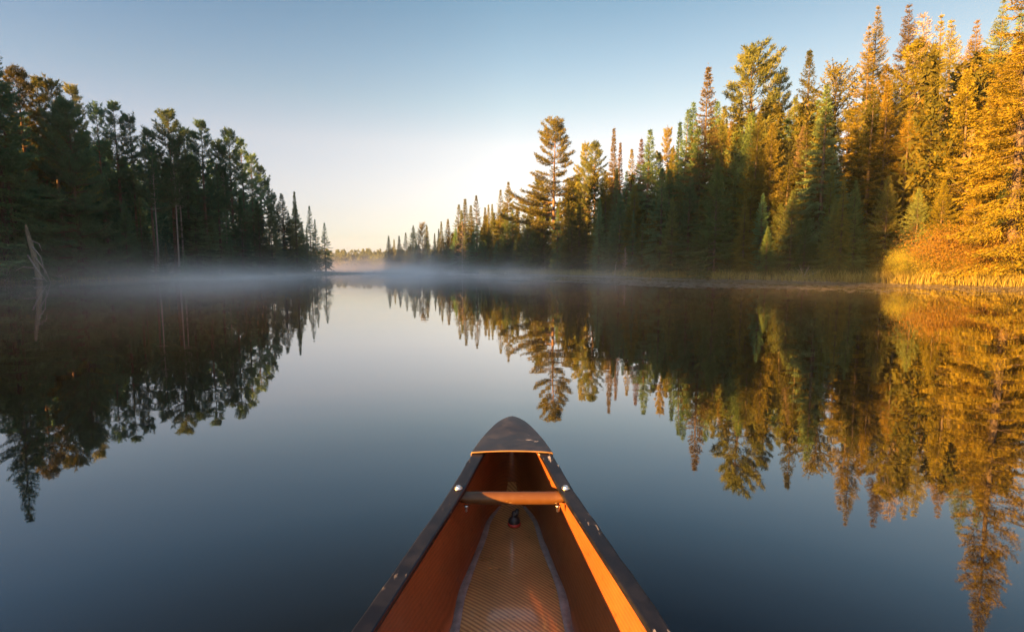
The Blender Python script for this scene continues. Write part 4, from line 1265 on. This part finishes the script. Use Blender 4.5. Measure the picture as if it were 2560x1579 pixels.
while n < 130:
    x = rr.uniform(-30, 62); y = rr.uniform(30, 150)
    px = 1225.5 + 1225.5 * x / y
    sdv = lake_sd([(x, y)])[0]
    if px < 930 or px > 2750 or sdv < 6 or sdv > 24 or x < -40: continue
    wood(RWd, x, y, min(cap(x, y, skyR, rr.uniform(30, 130)), 20), 900); n += 1
rw_ = link('forest', RWd.mesh('forest', M['spruce'], 1.5)); tag(rw_, 'wood running on behind the right bank, seen as one dark mass', 'forest', kind='stuff')
fw = link('distant_forest', LV.mesh('distant_forest', M['spruce'], 1.5)); tag(fw, 'low far-off wood at the end of the lake, tops warm in the sun', 'forest', kind='stuff')

# ------------------------------------------------------------------ mist on the water and thin haze
def volume_mat(name, dens, col, ani=.2):
    m, nt, N, L, out = new_mat(name)
    v = N.new("ShaderNodeVolumePrincipled")
    v.inputs["Density"].default_value = dens
    v.inputs["Color"].default_value = (*col, 1)
    v.inputs["Anisotropy"].default_value = ani
    L.new(v.outputs[0], out.inputs["Volume"])
    return m
def ellipsoid(name, c, rad, mat, n=24, m=12):
    mb = MB(); rows = []
    for i in range(m + 1):
        ph = -math.pi / 2 + math.pi * i / m
        rows.append([(rad[0] * math.cos(ph) * math.cos(2 * math.pi * k / n), rad[1] * math.cos(ph) * math.sin(2 * math.pi * k / n), rad[2] * math.sin(ph)) for k in range(n)])
    V = [(0, 0, -rad[2])] + [p for r_ in rows[1:-1] for p in r_] + [(0, 0, rad[2])]
    F = []
    for k in range(n):
        F.append((0, 1 + (k + 1) % n, 1 + k))
        F.append((len(V) - 1, len(V) - 1 - n + k, len(V) - 1 - n + (k + 1) % n))
    for i in range(m - 2):
        for k in range(n):
            k2 = (k + 1) % n
            F.append((1 + i * n + k, 1 + i * n + k2, 1 + (i + 1) * n + k2, 1 + (i + 1) * n + k))
    mb.add(V, F)
    o = mb.build(name, mat, None, True, c)
    tag(o, kind='stuff'); return o

def mist_mat():
    m, nt, N, L, out = new_mat('mist')
    v = N.new("ShaderNodeVolumePrincipled")
    v.inputs["Color"].default_value = (1.0, .975, .93, 1); v.inputs["Anisotropy"].default_value = .15
    t = N.new("ShaderNodeTexCoord"); sp = N.new("ShaderNodeSeparateXYZ"); L.new(t.outputs["Object"], sp.inputs[0])
    def math_(op, a, b=None, c=None):
        n = N.new("ShaderNodeMath"); n.operation = op
        for i, q in enumerate((a, b, c)):
            if q is None: continue
            if isinstance(q, (int, float)): n.inputs[i].default_value = q
            else: L.new(q, n.inputs[i])
        return n.outputs[0]
    def smooth(x, a, b):
        n = N.new("ShaderNodeMapRange"); n.interpolation_type = 'SMOOTHSTEP'
        n.inputs[1].default_value = a; n.inputs[2].default_value = b
        L.new(x, n.inputs[0]); return n.outputs[0]
    n1 = noise_fac(nt, .055, 3, .55, "Object", (1, .55, 2.0))
    scale_h = math_('MULTIPLY_ADD', n1, 1.9, .05)          # taller where the noise is strong
    scale_h = math_('MULTIPLY', scale_h, math_('MULTIPLY_ADD', smooth(sp.outputs["Y"], 25, 130), .8, .55))
    e = math_('EXPONENT', math_('MULTIPLY', math_('DIVIDE', sp.outputs["Z"], scale_h), -1.0))
    near = smooth(sp.outputs["Y"], 5, 62)
    left = math_('SUBTRACT', 1.0, math_('MULTIPLY', smooth(sp.outputs["X"], -14, 16), .86))
    n2 = noise_fac(nt, .17, 4, .62, "Object", (1, .45, 2.2))
    w = smooth(n2, .35, .68)
    d = math_('MULTIPLY', math_('MULTIPLY', e, near), math_('MULTIPLY', left, math_('MULTIPLY_ADD', w, 1.35, .07)))
    d = math_('MULTIPLY', d, math_('SUBTRACT', 1.0, math_('MULTIPLY', smooth(sp.outputs["Y"], 115, 190), .88)))
    n3 = noise_fac(nt, .06, 2, .5, "Object", (1.4, .6, 1))
    d = math_('MULTIPLY', d, math_('MULTIPLY_ADD', smooth(n3, .36, .62), 1.2, .3))
    d = math_('MULTIPLY', d, MIST_D)
    L.new(d, v.inputs["Density"]); L.new(v.outputs[0], out.inputs["Volume"])
    return m
MIST_D = .066
mb = MB()
bx = [(-170, 6), (34, 6), (34, 320), (-170, 320)]
V = [(x, y, .004) for x, y in bx] + [(x, y, 6.5) for x, y in bx]
mb.add(V, [(3, 2, 1, 0), (4, 5, 6, 7), (0, 1, 5, 4), (1, 2, 6, 5), (2, 3, 7, 6), (3, 0, 4, 7)])
mist = mb.build('mist', mist_mat(), None, False); tag(mist, kind='stuff')
# thin air over the whole lake: one closed box of even density round everything but the sky
HAZE_D = .00016
mb = MB(); hx0, hx1, hy0, hy1, hz0, hz1 = -640, 640, -340, 700, -2.6, 36
mb.add([(hx0, hy0, hz0), (hx1, hy0, hz0), (hx1, hy1, hz0), (hx0, hy1, hz0), (hx0, hy0, hz1), (hx1, hy0, hz1), (hx1, hy1, hz1), (hx0, hy1, hz1)],
       [(3, 2, 1, 0), (4, 5, 6, 7), (0, 1, 5, 4), (1, 2, 6, 5), (2, 3, 7, 6), (3, 0, 4, 7)])
hz = mb.build('haze', volume_mat('haze', HAZE_D, (.72, .88, 1.0), .2), None, False); tag(hz, kind='stuff')
SC.cycles.volume_step_rate = 0.25
SC.cycles.volume_max_steps = 128
